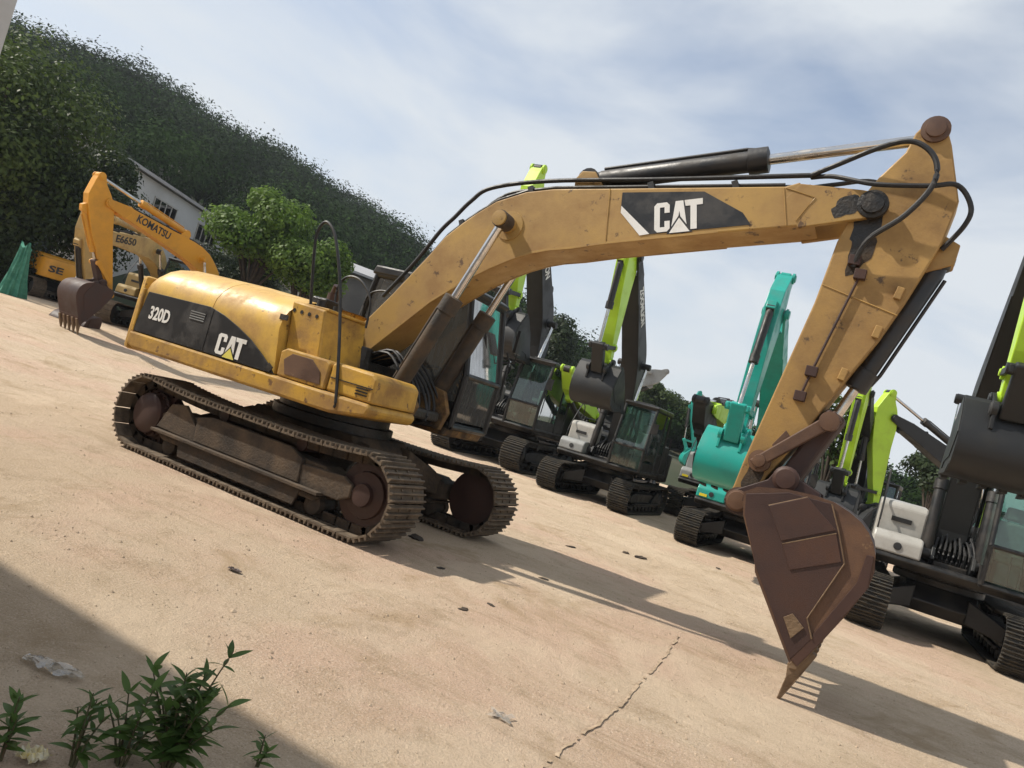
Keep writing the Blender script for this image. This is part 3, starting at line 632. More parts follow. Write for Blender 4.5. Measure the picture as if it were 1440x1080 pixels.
def excavator(name, label, loc, rz, s, ba, sa, ua, st, group=None, h=1.635, g=1.1, w=.3, cat=False, shoes=True):
    root = empty(name, loc, rz, s); tag(root, label, 'excavator', group)
    # undercarriage
    for sg in (-1, 1): track(root, sg*g, h, w, st, sg)
    x = G()
    x.prism([(-.85, .42), (-.95, .62), (-.75, .90), (.75, .90), (.95, .62), (.85, .42)], -.55, .55)
    for sx in (-1, 1):
        for sy in (-1, 1):
            x.add([(sx*.45, sy*.4, .46), (sx*.95, sy*.4, .46), (sx*.95, sy*.4, .85), (sx*.45, sy*.4, .88), (sx*.75, sy*(g-.12), .36), (sx*1.15, sy*(g-.12), .36), (sx*1.15, sy*(g-.12), .60), (sx*.75, sy*(g-.12), .60)],
                  [(0, 1, 2, 3), (7, 6, 5, 4), (0, 4, 5, 1), (1, 5, 6, 2), (2, 6, 7, 3), (3, 7, 4, 0)])
    x.build('carbody', st['frame'], root, bevel=.02)
    G().lathe((0, 0, .88), (0, 0, 1), [(0, .72), (.02, .74), (.12, .74), (.13, .68), (.22, .68)], 36).build('slew_bearing', 'grease', root, smooth=True)
    # ---- linkage
    N_ = l2w(FOOT, ba, (L_BOOM, 0)); B_ = l2w(N_, sa, (L_STICK, 0))
    hw = .24
    bo = G(); bo.prism(BOOM_TOP+BOOM_BOT, -hw, hw)
    boom = bo.build('boom', st['boom'], root, bevel=.014, loc=FOOT, rot=(0, -ba, 0))
    for sg in (-1, 1):
        G().prism(NOSE, sg*(hw+.001), sg*(hw-.055)).build('nose_plate', st['boom'], boom, bevel=.008)
        G().lathe((L_BOOM, sg*(hw-.02), 0), (0, sg, 0), [(0, .135), (.04, .13), (.045, .10), (.08, .095), (.085, .03)], 20).build('nose_pin', 'grease' if st['old'] else st['boom'], boom, smooth=True)
        G().lathe((2.31, sg*(hw-.01), .96), (0, sg, 0), [(0, .17), (.022, .165), (.024, .09), (.28, .085), (.285, .03)], 22).build('lift_boss', st['boom'] if not st['old'] else 'boom_yellow', boom, smooth=True)
        # flange ridges along the lower and upper edges
        lo = [(px_, pz_) for px_, pz_ in BOOM_BOT[2:12]]
        G().prism(lo+[(px_, pz_+.022) for px_, pz_ in lo][::-1], sg*(hw+.0015), sg*(hw+.016)).build('edge_flange', st['boom'], boom)
    G().prism([(3.05, 1.10), (3.10, 1.30), (3.20, 1.36), (3.34, 1.30), (3.42, 1.0)], -.12, .12).build('cylinder_bracket', st['boom'], boom, bevel=.01)
    stk = G(); stk.prism(STICK, -.17, .17)
    stick = stk.build('stick', st['stick'], root, bevel=.014, loc=N_, rot=(0, -sa, 0))
    for sg in (-1, 1):
        G().lathe((-.8, sg*.15, .214), (0, sg, 0), [(0, .12), (.05, .12), (.055, .085), (.075, .08), (.08, .03)], 20).build('rod_pin_boss', st['linkmat'] if st['old'] else st['stick'], stick, smooth=True)
        G().lathe((L_STICK, sg*.15, 0), (0, sg, 0), [(0, .125), (.05, .125), (.055, .1)], 20).build('bucket_pin_boss', st['linkmat'] if st['old'] else st['stick'], stick, smooth=True)
        G().lathe((2.50, sg*.16, .024), (0, sg, 0), [(0, .10), (.06, .10), (.065, .06), (.09, .055), (.095, .02)], 18).build('link_pin_boss', st['linkmat'] if st['old'] else st['stick'], stick, smooth=True)
    G().prism([(.05, .62), (.10, .78), (.28, .80), (.42, .60)], -.10, .10).build('cylinder_bracket', st['stick'], stick, bevel=.01)
    S_ = l2w(N_, sa, (-.8, .214))
    cylinder(root, l2w(FOOT, ba, (3.24, 1.26)), S_, 1.86, .105, .052, st['cyl'], 0, 'stick_cylinder')
    for sg in (-1, 1): cylinder(root, Vector((1.02, 0, 1.42)), l2w(FOOT, ba, (2.31, .96)), 1.34, .092, .047, st['cyl2'], sg*.40, 'boom_cylinder')
    J = l2w(N_, sa, (2.50, .024)); L_ = l2w(B_, ua, (-.113, .45)); K = circ2(J, .69, L_, .63, 1 if st.get('kside', 1) > 0 else -1)
    cylinder(root, l2w(N_, sa, (.24, .70)), K, 1.35, .085, .045, st['cyl3'], 0, 'bucket_cylinder')
    for sg in (-1, 1):
        d = (K-J).normalized(); n = Vector((-d.z, 0, d.x)); pr = [J-d*.07+n*.05, K+d*.09+n*.06, K+d*.09-n*.06, J-d*.07-n*.05]
        G().prism([(p.x, p.z) for p in pr], sg*.18, sg*.235).build('side_link', st['linkmat'], root, bevel=.012)
    d = (L_-K).normalized(); n = Vector((-d.z, 0, d.x)); pr = [K-d*.10+n*.09, L_+d*.11+n*.09, L_+d*.11-n*.09, K-d*.10-n*.09]
    G().prism([(p.x, p.z) for p in pr], -.165, .165).build('power_link', st['bucket'], root, bevel=.03)
    G().lathe((K.x, -.27, K.z), (0, 1, 0), [(0, .04), (.005, .085), (.535, .085), (.54, .04)], 18).build('link_pin', st['linkmat'], root, smooth=True)
    make_bucket(root, B_, ua, st)
    # hoses on the boom
    hs = G()
    for yy in (-.15, -.06, .1):
        hs.tube([(p[0], yy, p[1]+.05) for p in BOOM_TOP[3:-1]], .02, 7)
    for xx in (.9, 1.7, 2.6, 3.9, 4.7):
        zz = float(np.interp(xx, [p[0] for p in BOOM_TOP], [p[1] for p in BOOM_TOP])); hs.box(xx-.03, xx+.03, -.19, .14, zz, zz+.09)
    hs.build('boom_hoses', 'rubber', boom)
    # boom foot brackets
    for sg in (-1, 1):
        G().prism([(-.35, 1.2), (-.20, 1.62), (.0, 1.88), (.22, 1.90), (.36, 1.76), (.62, 1.60), (1.12, 1.55), (1.22, 1.36), (1.0, 1.2)], sg*.275, sg*.33).build('boom_foot_bracket', st['bracket'], root, bevel=.01)
    if cat: return root, boom, stick
    # ---- generic upper body
    G().prism([(-1.75, 1.08), (-1.75, 1.26), (1.44, 1.26), (1.50, 1.20), (1.4, 1.08)], -1.24, 1.24).build('platform', st['platform'], root, bevel=.03)
    cw = [(-1.55, -1.24), (-1.9, -1.24), (-2.25, -1.10), (-2.5, -.7), (-2.58, 0), (-2.5, .7), (-2.25, 1.10), (-1.9, 1.24), (-1.55, 1.24)]
    G().prism(cw, 1.02, 1.92, axis='z').build('counterweight', st['cw'], root, bevel=.06, smooth=True)
    G().prism([(-1.54, 1.265), (-1.54, 2.02), (-1.38, 2.12), (-.55, 2.10), (-.46, 2.0), (-.46, 1.265)], -1.20, 1.20).build('engine_hood', st['hood'], root, bevel=.04)
    side = G().prism([(-.44, 1.265), (-.44, 1.94), (.16, 1.94), (.18, 1.265)], -1.22, -.46).build('tank', st['side'], root, bevel=.03)
    for k in range(5): G().box(-1.35, -.75, -1.215, -1.198, 1.42+.09*k, 1.46+.09*k).build('louver', 'black_frame', side)
    bx = G().prism([(.20, 1.265), (.20, 2.12), (.28, 2.18), (.84, 2.14), (.91, 2.06), (.94, 1.265)], -1.24, -.48).build('storage_box', st['box'], root, bevel=.035)
    G().box(.915, .945, -1.02, -.70, 1.80, 1.88).build('recess_shade', 'rubber', bx)  # raised dark block, paints the shade of a handle recess
    b2 = G().prism([(.96, 1.265), (.96, 1.55), (1.02, 1.62), (1.34, 1.60), (1.42, 1.50), (1.44, 1.265)], -1.24, -.48).build('step_box', st['box2'], root, bevel=.03)
    G().lathe((1.425, -.85, 1.40), (1, 0, .12), [(0, .065), (.018, .065), (.02, .04)], 14).build('round_badge', 'rubber', b2)
    ra = G(); ra.tube(smooth_path([(.25, -1.2, 2.0), (.28, -1.2, 2.55), (.5, -1.2, 2.68), (.7, -1.2, 2.5), (1.1, -1.2, 1.9), (1.15, -1.2, 1.5)], 4), .016, 6); ra.tube([(-1.3, -1.18, 2.05), (-1.3, -1.18, 2.35), (.1, -1.18, 2.3), (.1, -1.18, 1.95)], .014, 6)
    ra.build('handrail', st['rail'], root, smooth=True)
    vb = G()
    for k in range(9):
        yv = -.30+.075*k; vb.tube(smooth_path([(.95, yv, 1.28), (1.0, yv+.02, 1.55), (.75, yv*.8, 1.72+.05*(k % 3)), (.45, yv*.7, 1.62)], 4), .02, 6)
    vb.build('hose_bundle', 'rubber', root)
    G().box(-.3, 1.05, -.26, .26, 1.22, 1.34).build('valve_cover', 'grease', root, bevel=.02)
    cab = make_cab(root, st, x0=-.30, x1=1.58, y0=.36, y1=1.36, z0=1.20, z1=3.06)
    if st.get('lamp'):
        G().box(.2, .32, -.1, .02, 3.0, 3.1).build('roof_lamp', 'label_yellow', cab)
    if st.get('tag'): G().box(1.442, 1.448, -1.15, -.95, 1.30, 1.37).build('warning_label', 'label_yellow', b2)
    if st.get('text'):
        lettering(st['text'], .34, st['textmat'], boom, (3.5, -hw-.004, .60), (PI/2, R_(17), 0), width=1.25, bold=.03)
        lettering(st['text'], .34, st['textmat'], boom, (4.85, hw+.004, .20), (PI/2, -R_(17), PI), width=1.25, bold=.03)
    return root, boom, stick

base = dict(old=False, frame='black_frame', frame2='charcoal', wheel='black_frame', shoe='shoe_dark', boom='charcoal', stick='lime', bucket='charcoal', bucket2='charcoal2', bucket3='charcoal2', tooth='charcoal2', linkmat='charcoal',
            cyl='cyl_dark', cyl2='cyl_dark', cyl3='cyl_dark', bracket='charcoal', platform='black_frame', cw='charcoal', hood='charcoal', side='charcoal2', box='white_box', box2='grey_box', rail='black_frame', cab='black_frame', cab2='charcoal2', glass='glass_green', seat='seat_grey')
catst = dict(base, old=True, frame='mud_light', frame2='mud_light', wheel='rusty_dark', shoe='shoe', boom='boom_yellow', stick='stick_yellow', bucket='rusty_dark', bucket2='rusty', bucket3='rust_plate', tooth='tooth', linkmat='rust_plate',
             cyl='cyl_dark', cyl2='cyl_muddy', cyl3='cyl_dark', bracket='shaded_dirty_yellow', cab='black_frame', glass='glass_cat', seat='seat_grey')

# ---- the old yellow excavator in the middle of the yard
Np = Vector((5.335, 0, 4.315)); BA = math.atan2(4.315-1.72, 5.335-.15); SA = math.atan2(1.441-4.315, 4.89-5.335); UA = math.atan2(.02-1.441, 5.612-4.89)
cat, boom, stick = excavator('excavator', 'old mustard yellow excavator with a rusty bucket resting its teeth on dirt', (0, 0, 0), 0, 1, BA, SA, UA, catst, cat=True)
G().prism([(-2.26, 1.17), (-2.26, 1.33), (1.46, 1.33), (1.50, 1.28), (1.46, 1.20), (1.0, 1.13), (-2.15, 1.13)], -1.36, -.52).build('deck_frame', 'cat_yellow', cat, bevel=.03)
G().prism([(-2.24, 1.15), (-2.24, 1.32), (.88, 1.32), (.95, 1.25), (.85, 1.15)], -.515, 1.30).build('deck_frame', 'shaded_dirty_yellow', cat, bevel=.02)
cw = [(-2.262, -1.34), (-2.40, -1.28), (-2.58, -1.0), (-2.70, -.5), (-2.74, 0), (-2.70, .5), (-2.58, 1.0), (-2.40, 1.28), (-2.262, 1.34)]
G().prism(cw, 1.10, 2.02, axis='z').build('counterweight', 'cat_yellow', cat, bevel=.05, smooth=True)
# hood, two shells with an open seam
HS = [(-1.325, 1.60), (-1.335, 1.84), (-1.31, 1.96), (-1.25, 2.06), (-1.15, 2.15), (-1.02, 2.215), (-.86, 2.255), (-.6, 2.285), (-.1, 2.30), (.22, 2.29)]
def hood(x0, x1, front=0, rear=0):
    g = G(); nx = 12; prof = HS+[(.22, 1.34), (-1.31, 1.34)]; v = []; m = len(prof)
    for i in range(nx+1):
        u = i/nx
        for (y, z) in prof:
            x = x0+(x1-x0)*u
            k = (z-1.34)/.96
            if front and u > .98: x -= .16*k
            if rear and u < .02: x += .10*k*k
            dz = 0
            if rear and u < .12: dz = -.05*k*k*(1-u/.12)
            if front: dz -= .04*k*u
            v.append((x, y, z+dz))
    f = [(i*m+j, i*m+(j+1) % m, (i+1)*m+(j+1) % m, (i+1)*m+j) for i in range(nx) for j in range(m)]+[tuple(range(m)), tuple(range(nx*m, nx*m+m))]
    return g.add(v, f).build('hood', 'hood_yellow', cat, smooth=True)
hood(-2.22, -1.035, rear=1); hfront = hood(-1.025, .12, front=1)
panel = [(-2.215, 1.338), (-2.13, 1.835), (-1.05, 1.852), (-.80, 1.80), (-.55, 1.72), (-.30, 1.62), (-.08, 1.50), (.08, 1.40), (.15, 1.338)]
pl = G().prism(panel, -1.335, -1.352).build('side_door', 'cat_black', cat, bevel=.004)
G().prism([(-.985, 1.345), (-.985, 1.84), (-.975, 1.84), (-.975, 1.345)], -1.3525, -1.356).build('door_gap', 'rubber', pl)
for k in range(4): G().box(-1.32, -1.08, -1.36, -1.3525, 1.66+.028*k, 1.672+.028*k).build('louver', 'grey_box', pl)
G().box(-2.235, -2.20, -1.36, -1.30, 1.335, 1.86).build('corner_post', 'cat_yellow', cat, bevel=.008)
G().prism([(.02, 1.345), (.10, 1.345), (.13, 1.40), (.06, 1.44)], -1.353, -1.362).build('door_latch', 'grease', pl)
# tank and front box
G().prism([(.14, 1.34), (.0, 2.16), (.48, 2.14), (.62, 1.34)], -1.22, -.50).build('fuel_tank', 'cat_yellow', cat, bevel=.02)
tk = G().box(.02, .50, -1.19, -.52, 2.135, 2.165).build('tank_top', 'cat_yellow', cat, bevel=.008)
for yy in (-1.05, -.78): G().cyl((.25, yy, 2.15), (.25, yy, 2.24), .055, 14).build('filler_cap', 'black_frame', tk, smooth=True)
for k in range(4): G().cyl((.06+.11*k, -1.225, 2.06-.003*k), (.06+.11*k, -1.21, 2.06-.003*k), .022, 10).build('bolt', 'grease', tk)
tb = G().prism([(.19, 1.335), (.16, 1.60), (.24, 1.645), (.80, 1.64), (.86, 1.61), (.86, 1.335)], -1.345, -.62).build('tool_box', 'cat_yellow', cat, bevel=.02)
G().prism([(.30, 1.37), (.24, 1.52), (.34, 1.60), (.62, 1.60), (.76, 1.50), (.80, 1.37)], -1.346, -1.353).build('worn_patch', 'rust_plate', tb, bevel=.003)
tb2 = G().prism([(.87, 1.335), (.87, 1.62), (.92, 1.645), (1.40, 1.635), (1.47, 1.58), (1.48, 1.335)], -1.33, -.55).build('step_box', 'cat_yellow', cat, bevel=.03)
G().box(.90, 1.45, -1.34, -1.331, 1.475, 1.485).build('door_gap', 'rubber', tb2)
for k in range(3): G().box(1.25, 1.40, -1.338, -1.331, 1.39+.03*k, 1.405+.03*k).build('louver', 'grease', tb2)
# handrails
hr = G(); hr.tube(smooth_path([(.22, -1.16, 2.1), (.17, -1.22, 2.45), (.12, -1.28, 2.84), (.15, -1.3, 3.0), (.24, -1.3, 3.05), (.40, -1.3, 2.90), (.64, -1.3, 2.43), (.86, -1.32, 1.86), (1.06, -1.36, 1.30), (1.07, -1.355, 1.2)], 5), .017, 8); hr.build('handrail', 'black_frame', cat, smooth=True)
hr = G(); hr.tube(smooth_path([(.05, -.6, 2.15), (.0, -.6, 2.45), (.06, -.6, 2.60), (.2, -.6, 2.64), (.36, -.6, 2.58), (.52, -.6, 2.4), (.56, -.6, 2.1)], 5), .014, 7); hr.build('handrail', 'black_frame', cat, smooth=True)
hr = G(); hr.tube(smooth_path([(-.2, .2, 2.25), (-.2, .2, 2.55), (.0, .2, 2.66), (.2, .2, 2.6), (.35, .2, 2.3)], 5), .013, 7); hr.build('handrail', 'black_frame', cat, smooth=True)
ex = G(); ex.cyl((-.25, -.35, 2.2), (-.25, -.35, 2.42), .07, 14); ex.cyl((-.25, -.35, 2.40), (-.20, -.38, 2.52), .05, 12); ex.build('exhaust_pipe', 'rusty_dark', cat, smooth=True)
G().box(-.1, .12, -.85, -.62, 2.16, 2.3).build('mirror_base', 'grease', cat, bevel=.02)
# machinery between tank and cab
mc = G(); mc.box(-.5, .6, -.45, .3, 1.3, 1.75); mc.box(-.9, .0, -.4, .3, 1.7, 2.15); mc.cyl((.45, -.42, 1.34), (.45, -.42, 1.9), .14, 14); mc.box(.6, 1.3, -.3, .25, 1.28, 1.4); mc.build('hydraulic_unit', 'grease', cat, bevel=.03)
G().box(-2.2, -.6, .25, 1.3, 1.335, 1.95).build('left_cover', 'cat_yellow', cat, bevel=.04)
G().prism([(1.05, 1.20), (1.28, 1.24), (1.34, 1.42), (1.2, 1.60), (1.0, 1.62)], -.36, -.28).build('cylinder_foot', 'shaded_dirty_yellow', cat, bevel=.01)
G().prism([(1.05, 1.20), (1.30, 1.20), (1.36, 1.42), (1.24, 1.66), (1.0, 1.7)], .28, .36).build('cylinder_foot', 'shaded_dirty_yellow', cat, bevel=.01)
G().prism([(-.5, 1.14), (1.30, 1.14), (1.34, 1.25), (-.5, 1.25)], .40, 1.33).build('cab_sill', 'shaded_dirty_yellow', cat, bevel=.02)
make_cab(cat, catst, x0=-.42, x1=1.38, y0=.40, y1=1.34, z0=1.27, z1=2.95)
fh = G()
for k in range(8):
    y = -.34+.08*k; fh.tube(smooth_path([(.35, y, 1.75), (.8, y-.05, 1.9+.05*math.sin(k)), (1.15, y*1.3, 1.6), (1.25+.05*math.sin(k*2), y*1.5, 1.28), (1.0, y, 1.2)], 5), .018, 7)
fh.build('hose_bundle', 'rubber', cat, smooth=True)
# boom hoses and stick hoses (machine coordinates)
def hose(pts, y, r=.022, name='hose'): return G().tube(smooth_path([(a, y if not isinstance(y, list) else y[i], b) for i, (a, b) in enumerate(pts)], 6), r, 9).build(name, 'rubber', cat, smooth=True)
hose([(.31, 2.55), (.63, 3.04), (.85, 3.45), (.99, 3.64), (1.15, 3.86), (1.37, 4.04), (2.06, 4.20), (3.31, 4.36), (4.74, 4.56)], -.15, .024)
hose([(.41, 2.50), (.75, 3.04), (1.1, 3.58), (1.5, 4.02), (2.1, 4.15), (3.3, 4.31), (4.74, 4.50)], -.02, .022)
hose([(4.74, 4.56), (4.94, 4.66), (5.3, 4.84), (5.54, 4.88), (5.73, 4.74), (5.77, 4.51), (5.62, 4.22), (5.38, 3.98), (5.31, 3.74)], [-.15, -.2, -.28, -.33, -.35, -.35, -.33, -.28, -.2], .024)
hose([(4.74, 4.56), (4.95, 4.55), (5.32, 4.47), (5.74, 4.50), (5.95, 4.55), (6.09, 4.39), (6.08, 4.23), (5.96, 4.03)], [-.1, -.2, -.32, -.33, -.28, -.25, -.22, -.12], .022)
hose([(4.74, 4.52), (4.96, 4.60), (5.25, 4.70), (5.55, 4.62), (5.72, 4.4)], [.05, .1, .2, .3, .32], .022)
sp = G(); sp.tube([(5.385, -.19, 3.68), (5.20, -.19, 2.72), (5.165, -.19, 2.50)], .013, 7)
for (a, b) in ((5.385, 3.68), (5.31, 3.80), (5.205, 2.74), (5.165, 2.5)): sp.box(a-.05, a+.05, -.235, -.165, b-.045, b+.045)
sp.build('stick_pipe', 'rusty_dark', cat, bevel=.008)
for (a, b) in ((.62, .50), (1.0, .47), (1.45, .36)): G().box(a, a+.11, -.205, -.165, b-.03, b+.03).build('lug', 'stick_yellow', stick, bevel=.006)
G().prism([(2.15, .12), (2.32, .06), (2.40, .16), (2.22, .22)], -.171, -.179).build('patch_plate', 'rust_plate', stick, bevel=.003)
def blot(parent, cx, cz, rx, rz, y, mat, seed):
    rg = random.Random(seed); pts = []
    for k in range(26):
        a = 2*PI*k/26; q = 1+.16*math.sin(3*a+seed)+.09*math.sin(7*a+seed*2)+rg.uniform(-.06, .06); pts.append((cx+rx*q*math.cos(a), cz+rz*q*math.sin(a)))
    G().prism(pts, y, y-.0016).build('grease_stain', mat, parent)
blot(stick, .20, .02, .24, .11, -.1708, 'grease', 1)
blot(stick, .42, .06, .20, .10, -.1706, 'muddy', 2)
blot(stick, 2.62, .02, .18, .07, -.1706, 'muddy', 4)
blot(boom, 5.62, .05, .16, .09, -.2412, 'grease', 3)
# weld seams on boom
for (xa, za, xb, zb) in ((3.49, .985, 3.335, .42), (5.12, .41, 5.06, .04)):
    G().tube([(xa, -.241, za), (xb, -.241, zb)], .007, 5).build('weld_seam', 'boom_yellow', boom)
G().tube([(5.14, -.242, .40), (5.36, -.242, .22), (5.15, -.242, .06)], .007, 5).build('weld_seam', 'boom_yellow', boom)
G().tube([(.86, -.172, .56), (.80, -.172, -.12)], .006, 5).build('weld_seam', 'stick_yellow', stick)
G().box(1.70, 1.82, .26, .34, 1.16, 1.36).build('red_block', 'red', boom, bevel=.02)  # small red block for a red thing of unknown kind by the boom
# logos
def logo(parent, o, ux, uz, y, trim):
    o = Vector((o[0], 0, o[1])); ux = Vector((ux[0], 0, ux[1])); uz = Vector((uz[0], 0, uz[1]))
    def q(pts): return [((o+ux*a+uz*b).x, (o+ux*a+uz*b).z) for a, b in pts]
    C = [(.06, 0), (0, .1), (0, .9), (.06, 1), (.27, 1), (.33, .9), (.33, .64), (.22, .64), (.22, .84), (.12, .84), (.12, .16), (.22, .16), (.22, .36), (.33, .36), (.33, .1), (.27, 0)]
    A = [(.35, 0), (.455, 1), (.615, 1), (.70, 0), (.60, 0), (.535, .66), (.45, 0)]
    T = [(.64, 1), (1.02, 1), (1.02, .80), (.895, .80), (.895, 0), (.765, 0), (.765, .80), (.665, .80)]
    for s_ in (C, A, T): G().prism(q(s_), y, y-.003).build('letter', 'white', parent)
    G().prism(q([(.26, -.10), (.53, .52), (.81, -.10)]), y-.0032, y-.0042).build('emblem_outline', 'cat_black', parent)
    G().prism(q([(.32, -.07), (.53, .42), (.75, -.07)]), y-.0044, y-.0064).build('emblem', trim, parent)
DY = -.2415
dec = G().prism([(3.612, .90), (3.56, .72), (3.70, .39), (4.76, .15), (4.715, .29), (4.41, .625)], DY, DY-.003).build('decal', 'cat_black', boom)
G().prism([(3.555, .69), (3.575, .76), (3.80, .37), (3.70, .385)], DY-.0035, DY-.005).build('decal_stripe', 'white', boom)
logo(boom, (3.85, .365), (.464, -.10), (.06, .30), DY-.0035, 'white')
PY = -1.3545
logo(pl, (-.78, 1.365), (.43, 0), (.0, .235), PY, 'logo_yellow')
lettering('320D', .21, 'white', pl, (-2.0, PY-.002, 1.53), (PI/2, 0, 0), width=.36, bold=.03)
G().box(-.02, .10, -1.322, -1.317, 1.92, 1.98).build('warning_label', 'grease', hfront)

# ---- row of newer machines facing the yard
def row(label, cx, front_y, s, ba, sa, ua, st, rz=-90, group=None, gz=0, **kw):
    h = kw.get('h', 1.635); a = R_(rz); cy = front_y+(h+.2)*s
    return excavator('excavator', label, (cx, cy, gz), a, s, R_(ba), R_(sa), R_(ua), st, group, **kw)
zst = dict(base, text='ZOOMLION', textmat='white')
row('charcoal excavator with raised lime stick, directly behind the old yellow cab', -4.45, 12.0, 1.08, 66, -97, -130, zst)
row('charcoal excavator with lime stick and grey step box, charcoal bucket tucked before its cab', -.37, 10.3, .88, 60, -93, -135, zst)
tealst = dict(base, boom='teal', stick='teal', bucket='teal', bucket2='teal', bucket3='teal', tooth='charcoal', box='teal', box2='teal', cw='teal', hood='teal', side='grey_box', linkmat='teal', cyl='teal', bracket='teal', tag=True)
row('teal excavator with its teal bucket tucked high beside the yellow stick', 3.6, 8.5, .80, 45, -76, -125, tealst)
row('large charcoal excavator with white box door and charcoal bucket held high', 7.12, 5.6, .92, 62, -90, -130, dict(base, box2='white_box'), rz=-88)
# ---- machines further back, placed so that a known joint of the boom lies on its sight line
def back(label, px, py, dist, rz, s, ba, sa, ua, st, joint=(L_BOOM, 0), gz=None):
    P = at(px, py, dist); q = l2w(FOOT, R_(ba), joint)*s; a = R_(rz)
    x = P.x-q.x*math.cos(a); y = P.y-q.x*math.sin(a)
    z = ground_z(x, y) if gz is None else gz
    return excavator('excavator', label, (x, y, z), a, s, R_(ba), R_(sa), R_(ua), st)
komst = dict(base, boom='kom_yellow', stick='kom_yellow', bucket='rusty_dark', bucket2='rusty', bucket3='rusty', tooth='tooth', linkmat='kom_yellow', cyl='kom_yellow', cyl2='kom_yellow', cyl3='kom_yellow', bracket='kom_yellow', cw='kom_yellow', hood='kom_yellow', side='kom_yellow', box='kom_yellow', box2='kom_yellow', shoe='shoe', cab='black_frame', text='KOMATSU', textmat='cat_black')
back('bright yellow excavator with black boom lettering facing the dark trees', 150, 284, 23.3, 264, .84, 26, -107, -62, komst)
begst = dict(komst, boom='beige_yellow', stick='beige_yellow', cw='beige_yellow', hood='white_box', side='beige_yellow', box='beige_yellow', box2='beige_yellow', linkmat='beige_yellow', bracket='beige_yellow', cyl='beige_yellow', cyl2='cyl_dark', cyl3='cyl_dark', text='E6650', cab='charcoal2')
back('faded beige excavator parked behind the bright yellow boom', 214, 348, 28.5, 296, .90, 11, -112, -80, begst, joint=(2.2, 1.2))
sest = dict(komst, text=None, cyl2='cyl_dark')
se, _b, _s = back('yellow excavator with dark cab and lowered boom beside the green netting', 60, 392, 37, 176, .84, 2, -150, -120, sest, joint=(0, 0))
lettering('SE', .42, 'cat_black', [c for c in se.children if c.name.startswith('counterweight')][0], (-2.30, 1.10, 1.32), (PI/2, 0, -R_(120)), width=.6, bold=.03)
backst = dict(base, side='grey_box', tag=True)
back('small teal excavator with folded boom standing behind the charcoal row', 988, 562, 46, 205, .9, 42, -96, -120, tealst)
row('charcoal excavator with grey boxes squeezed behind the teal excavator', 1.75, 15.0, .92, 16, -158, -200, dict(backst, box='grey_box', box2='grey_box', boom='lime', stick='charcoal'))
row('charcoal excavator with dim cab glimpsed behind the lime sticked row', -2.6, 17.0, .95, 16, -158, -200, dict(base, box2='white_box'))
back('charcoal excavator with small yellow label behind the rusty bucket', 1205, 590, 22, -95, .86, 40, -92, -130, dict(backst, box='grey_box'))
back('charcoal excavator with lime stick dipped beside the white box door', 1252, 592, 24, 212, .86, 36, -93, -125, dict(base, lamp=True))
back('excavator with bare grey boom tip poking above the charcoal cabs', 922, 497, 36, 14, .92, 40, -148, -190, dict(base, boom='grey_box', stick='grey_box'))

# ------------------------------------------------------------------ small things
# green netting bundle hung over a post
nb = on_ground(16, 414); nb = CAM+(nb-CAM)*.97; nb.z = ground_z(nb.x, nb.y)
g = G(); v = []; nseg = 44; nl = 10
for i in range(nl+1):
    u = i/nl; zz = 1.70*(1-u); rr = .15+.24*u**1.6
    for k in range(nseg):
        a = 2*PI*k/nseg; r2 = rr*(1+.16*math.sin(k*PI/2+.4*i)+.08*math.sin(a*5+2)); v.append((r2*math.cos(a), r2*math.sin(a), zz+.12*math.cos(a*3)*(1-u)))
g.add(v, [(i*nseg+k, i*nseg+(k+1) % nseg, (i+1)*nseg+(k+1) % nseg, (i+1)*nseg+k) for i in range(nl) for k in range(nseg)]+[tuple(range(nseg))])
no = g.build('netting_bundle', 'net', None, smooth=True, loc=nb); tag(no, 'green netting draped in folds over a short post', 'netting')
# joint line across the dirt
jp = [on_ground(*q) for q in ((955, 896), (935, 925), (905, 955), (880, 985), (845, 1018), (800, 1050), (760, 1088))]
g = G(); jp = smooth_path(jp, 14); v = []; wob = 0; keep = []
for i, p in enumerate(jp):
    t = (jp[min(i+1, len(jp)-1)]-jp[max(i-1, 0)]).normalized(); n = Vector((-t.y, t.x, 0)); w_ = rnd.uniform(.004, .016); wob = wob*.8+rnd.uniform(-.008, .008)
    for sg in (-1, 1): q = p+n*(wob+sg*w_); v.append((q.x, q.y, ground_z(q.x, q.y)+.009))
    keep.append(rnd.random() > .16)
g.add(v, [(2*i, 2*i+1, 2*i+3, 2*i+2) for i in range(len(jp)-1) if keep[i]])
M['crack'] = paint('crack', (.26, .19, .125), dirt=(.46, .35, .24), amt=.5, scale=14, rough=.95)
jo = g.build('ground_crack', 'crack'); tag(jo, 'dark crack running across the packed dirt', None, kind='structure')
# loose stones
g = G(); cnt = 0
while cnt < 5200:
    t = rnd.random()
    if cnt < 3600: x, y = rnd.uniform(0, 8), rnd.uniform(-5.6, 2.5)
    else: x, y = rnd.uniform(-22, 8), rnd.uniform(-4, 9)
    if abs(y) < 1.7 and -2.4 < x < 2.3: 
        cnt += 1; continue
    r = .0035+.011*rnd.random()**4*(1 if cnt < 3600 else 2.2); z = ground_z(x, y)
    a = rnd.random()*PI; ca, sa_ = math.cos(a)*r, math.sin(a)*r; k1, k2, k3 = rnd.uniform(.6, 1.3), rnd.uniform(.6, 1.3), rnd.uniform(.45, .9)
    g.add([(x+ca*k1, y+sa_*k1, z), (x-sa_*k2, y+ca*k2, z), (x-ca, y-sa_, z), (x+sa_, y-ca, z), (x, y, z+r*k3+.002), (x, y, z-r)], [(0, 1, 4), (1, 2, 4), (2, 3, 4), (3, 0, 4), (1, 0, 5), (2, 1, 5), (3, 2, 5), (0, 3, 5)])
    cnt += 1
po = g.build('gravel', 'pebble'); tag(po, 'loose small stones scattered over the dirt', 'gravel', kind='stuff')
